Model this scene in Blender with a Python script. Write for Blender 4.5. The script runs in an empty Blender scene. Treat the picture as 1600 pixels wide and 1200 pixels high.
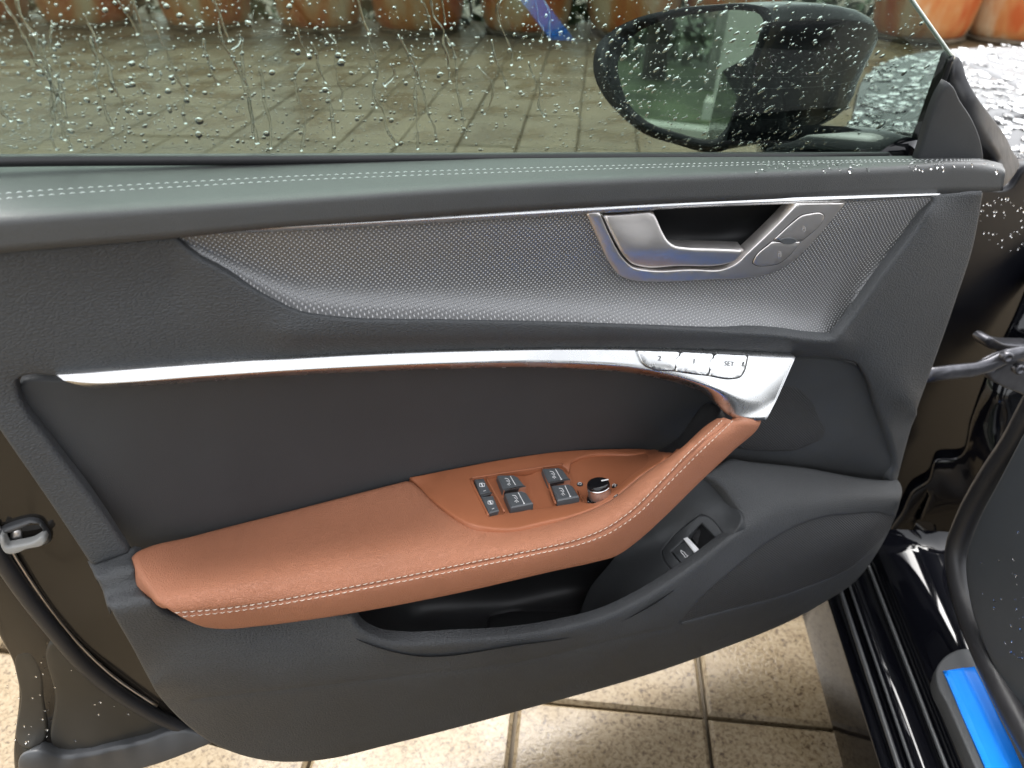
import bpy, math, random
import numpy as np
from mathutils import Vector, geometry
R = math.radians
random.seed(7); rng = np.random.default_rng(7)
sc = bpy.context.scene
# ------------------------------------------------------------------ camera, sky, sun, exposure
FPX, PITCH, YAW = 1160.0, 34.0, 20.0
CAM = np.array([0.0, -0.52, 1.125])
cd = bpy.data.cameras.new('camera'); cam = bpy.data.objects.new('camera', cd); sc.collection.objects.link(cam)
cam.location = CAM; cam.rotation_euler = (R(90-PITCH), 0, R(-YAW))
cd.sensor_width = 36.0; cd.lens = FPX/1600*36.0; cd.clip_start = 0.02; cd.clip_end = 2000
cd.dof.use_dof = True; cd.dof.focus_distance = 0.68; cd.dof.aperture_fstop = cd.lens/4.0   # a phone lens: 4 mm opening
sc.camera = cam
SUN_EL, SUN_AZ = 62.0, 10.0          # azimuth the light comes from, clockwise from +y
w = bpy.data.worlds.new('World'); sc.world = w; w.use_nodes = True
nt = w.node_tree; bg = nt.nodes['Background']
sky = nt.nodes.new('ShaderNodeTexSky'); sky.sky_type = 'NISHITA'; sky.sun_disc = False
sky.sun_elevation = R(SUN_EL); sky.sun_rotation = R(SUN_AZ); sky.air_density = 1.0; sky.dust_density = 4.0
hs = nt.nodes.new('ShaderNodeHueSaturation'); hs.inputs['Saturation'].default_value = 0.14
nt.links.new(sky.outputs[0], hs.inputs['Color']); nt.links.new(hs.outputs[0], bg.inputs[0]); bg.inputs[1].default_value = 0.15
sd = bpy.data.lights.new('sun', 'SUN'); sun = bpy.data.objects.new('sun', sd); sc.collection.objects.link(sun)
sd.energy = 0.9; sd.angle = R(45); sd.color = (1, 0.965, 0.91)
_s = Vector((math.sin(R(SUN_AZ))*math.cos(R(SUN_EL)), math.cos(R(SUN_AZ))*math.cos(R(SUN_EL)), math.sin(R(SUN_EL))))
sun.rotation_euler = _s.to_track_quat('Z', 'Y').to_euler(); sun.location = (0, 0, 8)
sc.view_settings.view_transform = 'Standard'; sc.view_settings.look = 'None'
sc.view_settings.exposure = 2.25; sc.view_settings.gamma = 1

# ------------------------------------------------------------------ measuring helpers
_a, _p = R(YAW), R(PITCH)
FW = np.array([math.sin(_a)*math.cos(_p), math.cos(_a)*math.cos(_p), -math.sin(_p)])
RT = np.array([math.cos(_a), -math.sin(_a), 0.0]); UP = np.cross(RT, FW)
def rays(uv):
    uv = np.atleast_2d(np.asarray(uv, float))
    return FW + RT*((uv[:, :1]-800)/FPX) - UP*((uv[:, 1:2]-600)/FPX)
def at(uv, y):
    d = rays(uv); t = (np.asarray(y, float).reshape(-1)-CAM[1])/d[:, 1]
    return CAM + d*t[:, None]
def at_z(u, v, z):
    d = rays([(u, v)])[0]; return CAM + d*((z-CAM[2])/d[2])
def curve3(pts, step):
    P = [np.array(q, float) for q in pts]; n = len(P); out = []
    def tg(i):
        if i in (0, n-1): return None
        la, lb = np.linalg.norm(P[i][:2]-P[i-1][:2])+1e-9, np.linalg.norm(P[i+1][:2]-P[i][:2])+1e-9
        return ((P[i]-P[i-1])/la*lb+(P[i+1]-P[i])/lb*la)/(la+lb)
    for i in range(n-1):
        a, b = P[i], P[i+1]; L = np.linalg.norm((b-a)[:2]); ta, tb = tg(i), tg(i+1)
        m0 = (b-a) if ta is None else ta*L; m1 = (b-a) if tb is None else tb*L
        for k in range(max(1, int(L/step))):
            t = k/max(1, int(L/step)); out.append((2*t**3-3*t**2+1)*a+(t**3-2*t**2+t)*m0+(-2*t**3+3*t**2)*b+(t**3-t**2)*m1)
    out.append(P[-1]); return np.array(out)
class TPS:
    """smooth depth surface through polylines of measured points (u, v, y)"""
    def __init__(s, lines, step=22.0, reg=1e-3):
        P = []
        for L in lines:
            if len(L) == 1: P.append(L[0]); continue
            C = curve3(L, 3.0); s_ = np.r_[0, np.cumsum(np.linalg.norm(np.diff(C[:, :2], axis=0), axis=1))]
            m = max(2, int(s_[-1]/step)+1); P += [tuple(np.interp(x, s_, C[:, i]) for i in range(3)) for x in np.linspace(0, s_[-1], m)]
        P = np.array(P, float); s.X = P[:, :2]/100; n = len(P)
        K = s.k(s.X[:, None]-s.X[None]) + np.eye(n)*reg
        A = np.zeros((n+3, n+3)); A[:n, :n] = K; Q = np.c_[np.ones(n), s.X]; A[:n, n:] = Q; A[n:, :n] = Q.T
        s.w = np.linalg.solve(A, np.r_[P[:, 2], 0, 0, 0])
    @staticmethod
    def k(d):
        r2 = (d**2).sum(-1); return 0.5*r2*np.log(r2+1e-12)
    def __call__(s, uv):
        uv = np.atleast_2d(uv)/100
        return s.k(uv[:, None]-s.X[None])@s.w[:-3] + s.w[-3] + uv@s.w[-2:]
class Loft:
    """a moulding between a back edge T, a front crest Mc and an under edge L (lists of u, v, y)"""
    k, sg = 12, 12.0
    def __init__(s, T, Mc, L, n=260, flat=.8, flat2=0.0):
        def rs(c):
            C = curve3(c, 2.0); a = np.r_[0, np.cumsum(np.linalg.norm(np.diff(C[:, :2], axis=0), axis=1))]
            q = np.c_[tuple(np.interp(np.linspace(0, a[-1], n), a, C[:, i]) for i in range(3))]
            ker = np.ones(15)/15; pad = np.pad(q, ((7, 7), (0, 0)), mode='reflect', reflect_type='odd'); return np.c_[tuple(np.convolve(pad[:, i], ker, 'valid') for i in range(3))]
        T, Mc, L = rs(T), rs(Mc), rs(L); F0 = T+(Mc-T)*flat; F1 = L+(Mc-L)*flat2; rows = []
        for t in np.linspace(0, 1, 7)[:-1]: rows.append(T+(F0-T)*t)
        for t in np.linspace(0, 1, 9): rows.append((1-t)**2*F0+2*t*(1-t)*Mc+t*t*F1)
        if flat2:
            for t in (.33, .66, 1.0): rows.append(F1+(L-F1)*t)
        s.G = np.array(rows); s.P = s.G.reshape(-1, 3)
    def __call__(s, uv):
        uv = np.atleast_2d(uv); out = np.empty(len(uv))
        for i, q in enumerate(uv):
            d = ((s.P[:, :2]-q)**2).sum(1); ix = np.argpartition(d, s.k)[:s.k]; w_ = np.exp(-d[ix]/(2*s.sg))+1e-5
            A = np.c_[np.ones(s.k), s.P[ix, :2]-q]; out[i] = np.linalg.lstsq(A*w_[:, None], s.P[ix, 2]*w_, rcond=None)[0][0]
        return out
    def mesh(s, name, m, parent, back=.01):
        R_, n = s.G.shape[:2]; V = at(s.P[:, :2], s.P[:, 2]); b0 = V[:n]+[0, back, 0]; b1 = V[-n:]+[0, back, 0]; V = np.concatenate([b0, V, b1]); R_ += 2
        F = [[i*n+k, (i+1)*n+k, (i+1)*n+k+1, i*n+k+1] for i in range(R_-1) for k in range(n-1)]
        F += [[i*n for i in range(R_)], [i*n+n-1 for i in range(R_)][::-1]]
        return link(name, V, F, m, parent)
class Quad:
    """smooth quadratic stand-in for a depth surface inside one small window"""
    def __init__(s, Y, u0, u1, v0, v1, tilt=0.0):
        g = np.array([(u, v+(u-u0)*tilt) for u in np.linspace(u0, u1, 24) for v in np.linspace(v0, v1, 9)]); s.c = np.array([(u0+u1)/2, (v0+v1)/2]); s.w = np.linalg.lstsq(s.b(g), Y(g), rcond=None)[0]
    def b(s, uv): q = (np.atleast_2d(uv)-s.c)/50; x, y = q[:, 0], q[:, 1]; return np.c_[np.ones(len(x)), x, y, x*x, x*y, y*y, x**3]
    def __call__(s, uv): return s.b(uv)@s.w
class Ruled:
    """a dished band between a top and a bottom line, deepest two thirds of the way down"""
    def __init__(s, T, B, depth): s.T, s.B, s.d = curve3(T, 3.0), curve3(B, 3.0), depth
    def __call__(s, uv):
        uv = np.atleast_2d(uv); u, v = uv[:, 0], uv[:, 1]; T, B = s.T, s.B
        vt, yt = np.interp(u, T[:, 0], T[:, 1]), np.interp(u, T[:, 0], T[:, 2]); vb, yb = np.interp(u, B[:, 0], B[:, 1]), np.interp(u, B[:, 0], B[:, 2])
        h = np.maximum(vb-vt, 8); t = np.clip((v-vt)/h, -.1, 1.1); return yt*(1-t)+yb*t+s.d*np.clip(h/165, 0, 1.1)*6.75*t*t*(1-t)
class Plane:
    def __init__(s, p, n): s.p = np.array(p, float); s.n = np.array(n, float)
    def __call__(s, uv):
        d = rays(uv); t = ((s.p-CAM)@s.n)/(d@s.n); return CAM[1]+d[:, 1]*t
class Const:
    def __init__(s, y): s.y = y
    def __call__(s, uv): return np.full(len(np.atleast_2d(uv)), float(s.y))
def curve(pts, closed=True, step=7.0):
    """smooth curve through points; a point with a third item is a sharp corner"""
    n = len(pts); out = []
    P = [np.array(p[:2], float) for p in pts]; S = [len(p) > 2 for p in pts]
    rng_ = range(n) if closed else range(n-1)
    def tang(i):
        if S[i] or (not closed and i in (0, n-1)): return None
        a, b, c = P[(i-1) % n], P[i], P[(i+1) % n]
        la, lb = np.linalg.norm(b-a)+1e-9, np.linalg.norm(c-b)+1e-9
        t = (b-a)/la*lb + (c-b)/lb*la
        return t/(la+lb)
    for i in rng_:
        j = (i+1) % n; a, b = P[i], P[j]; L = np.linalg.norm(b-a)
        ta, tb = tang(i), tang(j); d = (b-a)
        m0 = d if ta is None else ta*L; m1 = d if tb is None else tb*L
        k = max(1, int(round(L/step)))
        for q in range(k):
            t = q/k
            out.append((2*t**3-3*t**2+1)*a+(t**3-2*t**2+t)*m0+(-2*t**3+3*t**2)*b+(t**3-t**2)*m1)
    if not closed: out.append(P[-1])
    return np.array(out)
def seg_dist(Q, A, B):
    d = B-A; L2 = (d**2).sum(-1)+1e-12
    best = np.full(len(Q), 1e9)
    for s in range(0, len(Q), 4000):
        q = Q[s:s+4000]
        t = np.clip(((q[:, None]-A[None])*d[None]).sum(-1)/L2[None], 0, 1)
        c = A[None]+t[..., None]*d[None]
        best[s:s+4000] = np.sqrt(((q[:, None]-c)**2).sum(-1)).min(1)
    return best
def poly_dist(Q, C, closed=True):
    return seg_dist(Q, C if closed else C[:-1], np.roll(C, -1, 0) if closed else C[1:])
def inside(Q, C):
    x, y = Q[:, 0][:, None], Q[:, 1][:, None]
    A, B = C, np.roll(C, -1, 0)
    c = ((A[None, :, 1] > y) != (B[None, :, 1] > y)) & (x < (B[None, :, 0]-A[None, :, 0])*(y-A[None, :, 1])/(B[None, :, 1]-A[None, :, 1]+1e-12)+A[None, :, 0])
    return c.sum(1) % 2 == 1

# ------------------------------------------------------------------ object helpers
def wloc(o):
    v = np.zeros(3)
    while o is not None: v = v+np.array(o.location); o = o.parent
    return v
def link(name, V, F, mat, parent=None, smooth=True, kind=None):
    V = np.asarray(V, float); c = (V.max(0)+V.min(0))/2
    me = bpy.data.meshes.new(name); me.from_pydata((V-c).tolist(), [], [list(map(int, f)) for f in F]); me.update()
    if smooth:
        me.polygons.foreach_set('use_smooth', [True]*len(me.polygons))
    o = bpy.data.objects.new(name, me); sc.collection.objects.link(o)
    if mat: me.materials.append(mat)
    o.location = c-(wloc(parent) if parent is not None else 0)
    if parent is not None: o.parent = parent
    if kind: o['kind'] = kind
    return o
def empty(name, loc, label, cat, group=None):
    o = bpy.data.objects.new(name, None); sc.collection.objects.link(o); o.location = loc
    o.empty_display_size = 0.1; return tag(o, label, cat, group)
def tag(o, label, cat, group=None):
    o['label'] = label; o['category'] = cat
    if group: o['group'] = group
    return o
def vnormals(V, T):
    fn = np.cross(V[T[:, 1]]-V[T[:, 0]], V[T[:, 2]]-V[T[:, 0]]); N = np.zeros_like(V)
    for k in range(3): np.add.at(N, T[:, k], fn)
    return N/(np.linalg.norm(N, axis=1)[:, None]+1e-15)
class MB:
    """collects pieces into one mesh"""
    def __init__(s): s.V = []; s.F = []; s.n = 0
    def add(s, V, F):
        s.V.append(np.asarray(V, float)); s.F += [[i+s.n for i in f] for f in F]; s.n += len(V)
    def build(s, name, mat, parent=None, smooth=True, kind=None):
        return link(name, np.concatenate(s.V), s.F, mat, parent, smooth, kind)
def patch(name, px, Y, mat, parent, r=5, d=0.003, res=14, holes=(), grooves=(), off=0.0, back=0.008, kind=None, raw=False, relief=None, bstep=7.0, hr=None):
    """a moulded piece: outline px on the depth surface Y, edges rolled off over r px by d metres, side walls of depth back"""
    C = px if isinstance(px, np.ndarray) else curve(px, step=bstep)
    H = [curve(h, step=bstep) for h in holes]
    loops = [C]+H; pts = []; edges = []
    for L in loops:
        s = len(pts); pts += [tuple(p) for p in L]; edges += [(s+i, s+(i+1) % len(L)) for i in range(len(L))]
    nb = len(pts); B = np.array(pts)
    def dist(Q): return np.min([poly_dist(Q, L) for L in loops], 0)
    def ok(Q):
        m = inside(Q, C)
        for h in H: m &= ~inside(Q, h)
        return m
    extra = []
    for L in loops:
        tg = np.roll(L, -1, 0)-np.roll(L, 1, 0); nn = np.c_[-tg[:, 1], tg[:, 0]]/(np.linalg.norm(tg, axis=1)[:, None]+1e-9)
        for f in (0.12, 0.35, 0.65, 1.0):
            for sgn in (1, -1):
                Q = L+nn*sgn*r*f; dq = dist(Q); Q = Q[ok(Q) & (dq > r*f*0.93)]
                extra.append(Q)
    for gl in grooves:
        G = gl[0]; tg = np.gradient(G, axis=0); nn = np.c_[-tg[:, 1], tg[:, 0]]/(np.linalg.norm(tg, axis=1)[:, None]+1e-9)
        for f in (-1.6, -0.8, -0.35, 0, 0.35, 0.8, 1.6):
            Q = G+nn*gl[1]*f; extra.append(Q[ok(Q) & (dist(Q) > 1.0)])
    x0, y0 = C.min(0); x1, y1 = C.max(0)
    gx, gy = np.meshgrid(np.arange(x0, x1, res), np.arange(y0, y1, res*0.87)); gx = gx+(np.arange(gx.shape[0]) % 2)[:, None]*res/2
    Q = np.c_[gx.ravel(), gy.ravel()]; Q = Q[ok(Q)]
    if len(Q):
        m = dist(Q) > r+res*0.4
        for gl in grooves: m &= poly_dist(Q, gl[0], False) > gl[1]*1.6+2
        extra.append(Q[m])
    E_ = np.concatenate(extra) if extra else np.zeros((0, 2))
    if len(E_):                                   # drop near duplicates
        key = np.round(E_/1.2).astype(int); _, ix = np.unique(key, axis=0, return_index=True); E_ = E_[np.sort(ix)]
    allp = [Vector(p) for p in pts]+[Vector(p) for p in E_.tolist()]
    vo, eo, fo, ov, oe, of = geometry.delaunay_2d_cdt(allp, edges, [], 0, 1e-5)
    uv = np.array([tuple(v) for v in vo]); T = np.array([f for f in fo if len(f) == 3])
    T = T[ok(uv[T].mean(1))]
    used = np.unique(T); mp = -np.ones(len(uv), int); mp[used] = np.arange(len(used)); uv = uv[used]; T = mp[T]
    V = at(uv, Y(uv)); N = vnormals(V, T)
    flip = ((CAM-V)*N).sum(1).mean() < 0
    if flip: T = T[:, ::-1]; N = -N
    dd = dist(uv); q = np.clip(dd/max(r, 1e-6), 0, 1); h = -d*(1-np.sqrt(np.clip(1-(1-q)**2, 0, 1)))+off
    if hr is not None:                            # openings get their own, tighter edge
        do = poly_dist(uv, C); di = np.min([poly_dist(uv, L) for L in H], 0); qo = np.clip(do/r, 0, 1); qi = np.clip(di/hr[0], 0, 1)
        h = -d*(1-np.sqrt(np.clip(1-(1-qo)**2, 0, 1)))-hr[1]*(1-np.sqrt(np.clip(1-(1-qi)**2, 0, 1)))+off
    for gl in grooves:
        h = h-gl[2]*np.exp(-(poly_dist(uv, gl[0], False)/(gl[1]*0.6))**2)
    if relief is not None: h = h+relief(uv)
    V = V+N*h[:, None]
    F = T.tolist()
    ec = {}
    for t in F:
        for a, b in ((t[0], t[1]), (t[1], t[2]), (t[2], t[0])):
            ec[(a, b)] = ec.get((a, b), 0)+1
    bd = [e for e in ec if (e[1], e[0]) not in ec]
    if back:
        ids = sorted({i for e in bd for i in e}); m2 = {i: len(V)+k for k, i in enumerate(ids)}
        V = np.concatenate([V, V[ids]-N[ids]*back])
        F += [[a, m2[a], m2[b], b][::-1] if False else [b, a, m2[a], m2[b]] for a, b in bd]
    if raw: return V, F
    return link(name, V, F, mat, parent, True, kind)
def tube_mesh(P, rad, n=10, cap=True, squash=1.0):
    P = np.asarray(P, float); m = len(P); rad = np.full(m, rad) if np.isscalar(rad) else np.asarray(rad)
    T = np.gradient(P, axis=0); T /= np.linalg.norm(T, axis=1)[:, None]+1e-12
    ref = np.array([0, 0, 1.0]) if abs(T[0][2]) < .9 else np.array([1.0, 0, 0]); V = []
    for i in range(m):
        s = np.cross(T[i], ref); s /= np.linalg.norm(s)+1e-12; u = np.cross(s, T[i]); ref = u
        for k in range(n):
            a = 2*math.pi*k/n; V.append(P[i]+rad[i]*(s*math.cos(a)+u*math.sin(a)*squash))
    F = [[i*n+k, i*n+(k+1) % n, (i+1)*n+(k+1) % n, (i+1)*n+k] for i in range(m-1) for k in range(n)]
    if cap: F += [list(range(n))[::-1], [(m-1)*n+k for k in range(n)]]
    return V, F
def tube(name, P, rad, mat, parent, **k):
    V, F = tube_mesh(P, rad, **k); return link(name, V, F, mat, parent)
def surf_pts(uv, Y, off=0.0):
    """points on a depth surface, lifted off metres along its normal, with the normals"""
    uv = np.atleast_2d(np.asarray(uv, float)); e = 2.0
    p = at(uv, Y(uv)); a = at(uv+[e, 0], Y(uv+[e, 0])); b = at(uv+[0, e], Y(uv+[0, e]))
    n = np.cross(a-p, b-p); n /= np.linalg.norm(n, axis=1)[:, None]+1e-15
    s = np.sign(((CAM-p)*n).sum(1)); n = n*s[:, None]
    return p+n*off, n
def ribbon(mb, line, width, Y, off):
    """a printed or moulded line of width px on a depth surface"""
    L = np.asarray(line, float); tg = np.gradient(L, axis=0); nn = np.c_[-tg[:, 1], tg[:, 0]]/(np.linalg.norm(tg, axis=1)[:, None]+1e-9)
    A, _ = surf_pts(L+nn*width/2, Y, off); B, _ = surf_pts(L-nn*width/2, Y, off); n = len(L)
    mb.add(np.concatenate([A, B]), [[i, i+1, n+i+1, n+i] for i in range(n-1)])
def slab(name, px, Y, mat, parent, up=0.002, down=0.004, bev=0.0008, bpx=1.5, round_=True, sharp=False):
    """a key cap: its top follows Y, raised along the normal, with a bevelled rim and walls"""
    C = curve([p if not sharp else (p[0], p[1], 1) for p in px], step=5.0) if round_ else np.array([p[:2] for p in px], float)
    c = C.mean(0); Ci = c+(C-c)*(1-bpx/np.linalg.norm(C-c, axis=1))[:, None]
    a, _ = surf_pts(C, Y, -down); b, _ = surf_pts(C, Y, up-bev); t, _ = surf_pts(Ci, Y, up); n = len(C)
    V = np.concatenate([a, b, t, surf_pts([c], Y, up)[0]])
    F = []
    for k in range(n):
        j = (k+1) % n
        F += [[k, j, n+j, n+k], [n+k, n+j, 2*n+j, 2*n+k], [2*n+k, 2*n+j, 3*n]]
    fn = np.cross(V[F[2][1]]-V[F[2][0]], V[F[2][2]]-V[F[2][0]])
    if fn@(CAM-V[3*n]) < 0: F = [f[::-1] for f in F]
    return link(name, V, F, mat, parent, False)
def text_px(name, body, u, v, size, ang, Y, off, mat, parent, shear=0.0):
    """lettering lying on a depth surface; size is the cap height in px, ang its slope"""
    cu = bpy.data.curves.new('lettering', 'FONT'); cu.body = body; cu.size = 1.0; cu.align_x = 'CENTER'; cu.resolution_u = 3
    tmp = bpy.data.objects.new('lettering', cu); sc.collection.objects.link(tmp)
    dg = bpy.context.evaluated_depsgraph_get(); dg.update(); me = bpy.data.meshes.new_from_object(tmp.evaluated_get(dg))
    V = np.array([tuple(q.co) for q in me.vertices]); F = [list(p.vertices) for p in me.polygons]
    bpy.data.objects.remove(tmp); bpy.data.curves.remove(cu); bpy.data.meshes.remove(me)
    s = size/0.7; x = V[:, 0]*s+V[:, 1]*s*shear; y = (V[:, 1]-0.35)*s; c_, s_ = math.cos(ang), math.sin(ang)
    uv = np.c_[u+x*c_+y*s_, v+x*s_-y*c_]
    return link(name, surf_pts(uv, Y, off)[0], F, mat, parent, False)

# ------------------------------------------------------------------ materials
def mat(name, col, rough=0.5, metal=0.0, spec=0.5, coat=0.0, grain=None, vary=0.0, vscale=20.0, rvary=0.0):
    """principled material; grain = (cells per metre, strength, stretch of x)"""
    m = bpy.data.materials.new(name); m.use_nodes = True; n = m.node_tree.nodes; l = m.node_tree.links
    b = n['Principled BSDF']; b.inputs['Base Color'].default_value = (*col, 1); b.inputs['Roughness'].default_value = rough
    b.inputs['Metallic'].default_value = metal; b.inputs['Specular IOR Level'].default_value = spec; b.inputs['Coat Weight'].default_value = coat
    b.inputs['Coat Roughness'].default_value = 0.03
    tc = n.new('ShaderNodeTexCoord')
    if grain:
        mp = n.new('ShaderNodeMapping'); mp.inputs['Scale'].default_value = (grain[2], 1, 1); l.new(tc.outputs['Object'], mp.inputs[0])
        ns = n.new('ShaderNodeTexNoise'); ns.inputs['Scale'].default_value = grain[0]*0.4; ns.inputs['Detail'].default_value = 1
        l.new(mp.outputs[0], ns.inputs['Vector'])
        ad = n.new('ShaderNodeMix'); ad.data_type = 'VECTOR'; ad.inputs[0].default_value = 0.0012
        l.new(mp.outputs[0], ad.inputs[4]); l.new(ns.outputs['Color'], ad.inputs[5])
        vo = n.new('ShaderNodeTexVoronoi'); vo.feature = 'DISTANCE_TO_EDGE'; vo.inputs['Scale'].default_value = grain[0]; l.new(ad.outputs[1], vo.inputs['Vector'])
        rp = n.new('ShaderNodeMapRange'); rp.inputs[2].default_value = 0.28; rp.interpolation_type = 'SMOOTHSTEP'; l.new(vo.outputs['Distance'], rp.inputs[0])
        bp = n.new('ShaderNodeBump'); bp.inputs['Strength'].default_value = grain[1]; bp.inputs['Distance'].default_value = 0.35/grain[0]
        l.new(rp.outputs[0], bp.inputs['Height']); l.new(bp.outputs[0], b.inputs['Normal'])
    if vary or rvary:
        nz = n.new('ShaderNodeTexNoise'); nz.inputs['Scale'].default_value = vscale; nz.inputs['Detail'].default_value = 6; l.new(tc.outputs['Object'], nz.inputs['Vector'])
        if vary:
            mr = n.new('ShaderNodeMapRange'); mr.inputs[1].default_value = 0.3; mr.inputs[2].default_value = 0.7; mr.inputs[3].default_value = 1-vary; mr.inputs[4].default_value = 1+vary
            l.new(nz.outputs['Fac'], mr.inputs[0]); hv = n.new('ShaderNodeHueSaturation'); hv.inputs['Color'].default_value = (*col, 1)
            l.new(mr.outputs[0], hv.inputs['Value']); l.new(hv.outputs[0], b.inputs['Base Color'])
        if rvary:
            m2 = n.new('ShaderNodeMapRange'); m2.inputs[1].default_value = 0.3; m2.inputs[2].default_value = 0.7; m2.inputs[3].default_value = max(0.02, rough-rvary); m2.inputs[4].default_value = rough+rvary
            l.new(nz.outputs['Fac'], m2.inputs[0]); l.new(m2.outputs[0], b.inputs['Roughness'])
    return m
M = {}
M['grain'] = mat('grained charcoal plastic', (0.046, 0.049, 0.052), 0.52, spec=0.42, grain=(500, 0.45, 0.5), vary=0.07, vscale=6)
M['soft'] = mat('smooth charcoal plastic', (0.042, 0.0445, 0.047), 0.54, spec=0.42, grain=(900, 0.3, 0.9), vary=0.10, vscale=9)
M['pad'] = mat('soft charcoal leatherette', (0.058, 0.060, 0.060), 0.46, spec=0.5, grain=(900, 0.35, 0.8), vary=0.05)
M['lower'] = mat('lower charcoal plastic', (0.045, 0.047, 0.049), 0.50, spec=0.42, grain=(560, 0.5, 0.6), vary=0.14, vscale=11, rvary=0.08)
M['leather'] = mat('brown leather', (0.385, 0.155, 0.083), 0.5, grain=(680, 0.75, 0.9), vary=0.09, vscale=7, rvary=0.07)
M['brown'] = mat('brown moulded plastic', (0.35, 0.122, 0.055), 0.5, grain=(1400, 0.2, 1), vary=0.04)
M['alu'] = mat('brushed aluminium', (0.64, 0.645, 0.645), 0.27, 1.0, rvary=0.05, vscale=60)
M['alu_dark'] = mat('satin grey metal', (0.72, 0.69, 0.67), 0.40, 1.0, rvary=0.05, vscale=60)
M['chrome'] = mat('bright chrome', (0.86, 0.86, 0.87), 0.08, 1.0)
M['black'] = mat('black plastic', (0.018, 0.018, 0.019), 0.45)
M['gloss'] = mat('gloss black plastic', (0.006, 0.006, 0.007), 0.06)
M['key'] = mat('grey key plastic', (0.085, 0.092, 0.098), 0.4)
M['print'] = mat('white print', (0.8, 0.8, 0.8), 0.5)
M['ink'] = mat('dark print', (0.10, 0.10, 0.10), 0.5)
M['thread'] = mat('pale thread', (0.80, 0.72, 0.62), 0.7)
M['thread_g'] = mat('light grey thread', (0.70, 0.72, 0.71), 0.7)
M['rubber'] = mat('black rubber', (0.022, 0.022, 0.024), 0.42, rvary=0.08, vscale=50)
M['rubber_g'] = mat('grey rubber', (0.055, 0.057, 0.060), 0.38)
M['paint'] = mat('black car paint', (0.003, 0.0032, 0.0048), 0.06, spec=0.5)
M['housing'] = mat('mirror housing black', (0.005, 0.005, 0.007), 0.16, spec=0.35)
M['bay'] = mat('unlit black panel', (0.003, 0.0032, 0.005), 0.3, spec=0.12)
M['silver'] = mat('silver painted plastic', (0.78, 0.78, 0.78), 0.35)
M['satin'] = mat('satin underpaint', (0.028, 0.026, 0.022), 0.35, vary=0.2, vscale=7, rvary=0.1)
M['film'] = mat('blue protective film', (0.0, 0.21, 0.82), 0.45, spec=0.25, vary=0.06, vscale=25, rvary=0.1)
M['steel'] = mat('oily steel', (0.10, 0.10, 0.11), 0.35, 0.8, vary=0.3, vscale=60)
M['hood'] = mat('wet bonnet paint', (0.03, 0.03, 0.031), 0.26, 0.0, spec=0.2)
def dots_material():
    m = mat('dotted metal inlay', (0.30, 0.30, 0.295), 0.40, 0.62); n = m.node_tree.nodes; l = m.node_tree.links; b = n['Principled BSDF']
    tc = n.new('ShaderNodeTexCoord'); sp = n.new('ShaderNodeSeparateXYZ'); l.new(tc.outputs['Object'], sp.inputs[0])
    def mth(op, a, bb=None):
        q = n.new('ShaderNodeMath'); q.operation = op
        for i, x in enumerate((a, bb)):
            if x is None: continue
            if isinstance(x, (int, float)): q.inputs[i].default_value = x
            else: l.new(x, q.inputs[i])
        return q.outputs[0]
    k = 2*math.pi/0.0038
    px = mth('SINE', mth('MULTIPLY', sp.outputs['X'], k/1.0)); pz = mth('SINE', mth('MULTIPLY', sp.outputs['Z'], k*0.95))
    h = mth('MULTIPLY', px, pz); h = mth('MAXIMUM', h, 0.0); h2 = mth('POWER', h, 1.6)
    bp = n.new('ShaderNodeBump'); bp.inputs['Strength'].default_value = 0.9; bp.inputs['Distance'].default_value = 0.0009
    l.new(h2, bp.inputs['Height']); l.new(bp.outputs[0], b.inputs['Normal'])
    mx = n.new('ShaderNodeMix'); mx.data_type = 'RGBA'; mx.inputs[6].default_value = (0.20, 0.202, 0.205, 1); mx.inputs[7].default_value = (0.62, 0.62, 0.62, 1)  # dot tops lighter: the sky they reflect is put into the colour
    l.new(h2, mx.inputs[0]); l.new(mx.outputs[2], b.inputs['Base Color'])
    return m
M['dots'] = dots_material()
def mesh_material(name, pitch, col):
    m = mat(name, col, 0.55); n = m.node_tree.nodes; l = m.node_tree.links; b = n['Principled BSDF']
    tc = n.new('ShaderNodeTexCoord'); sp = n.new('ShaderNodeSeparateXYZ'); l.new(tc.outputs['Object'], sp.inputs[0]); hs_ = []
    for ax in ('X', 'Z'):
        a = n.new('ShaderNodeMath'); a.operation = 'MULTIPLY'; a.inputs[1].default_value = 2*math.pi/pitch; l.new(sp.outputs[ax], a.inputs[0])
        c = n.new('ShaderNodeMath'); c.operation = 'SINE'; l.new(a.outputs[0], c.inputs[0]); hs_.append(c.outputs[0])
    q = n.new('ShaderNodeMath'); q.operation = 'MULTIPLY'; l.new(hs_[0], q.inputs[0]); l.new(hs_[1], q.inputs[1])
    bp = n.new('ShaderNodeBump'); bp.inputs['Strength'].default_value = 0.8; bp.inputs['Distance'].default_value = pitch*0.35
    l.new(q.outputs[0], bp.inputs['Height']); l.new(bp.outputs[0], b.inputs['Normal'])
    return m
M['grille'] = mesh_material('fine speaker mesh', 0.0032, (0.028, 0.029, 0.031))
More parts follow.
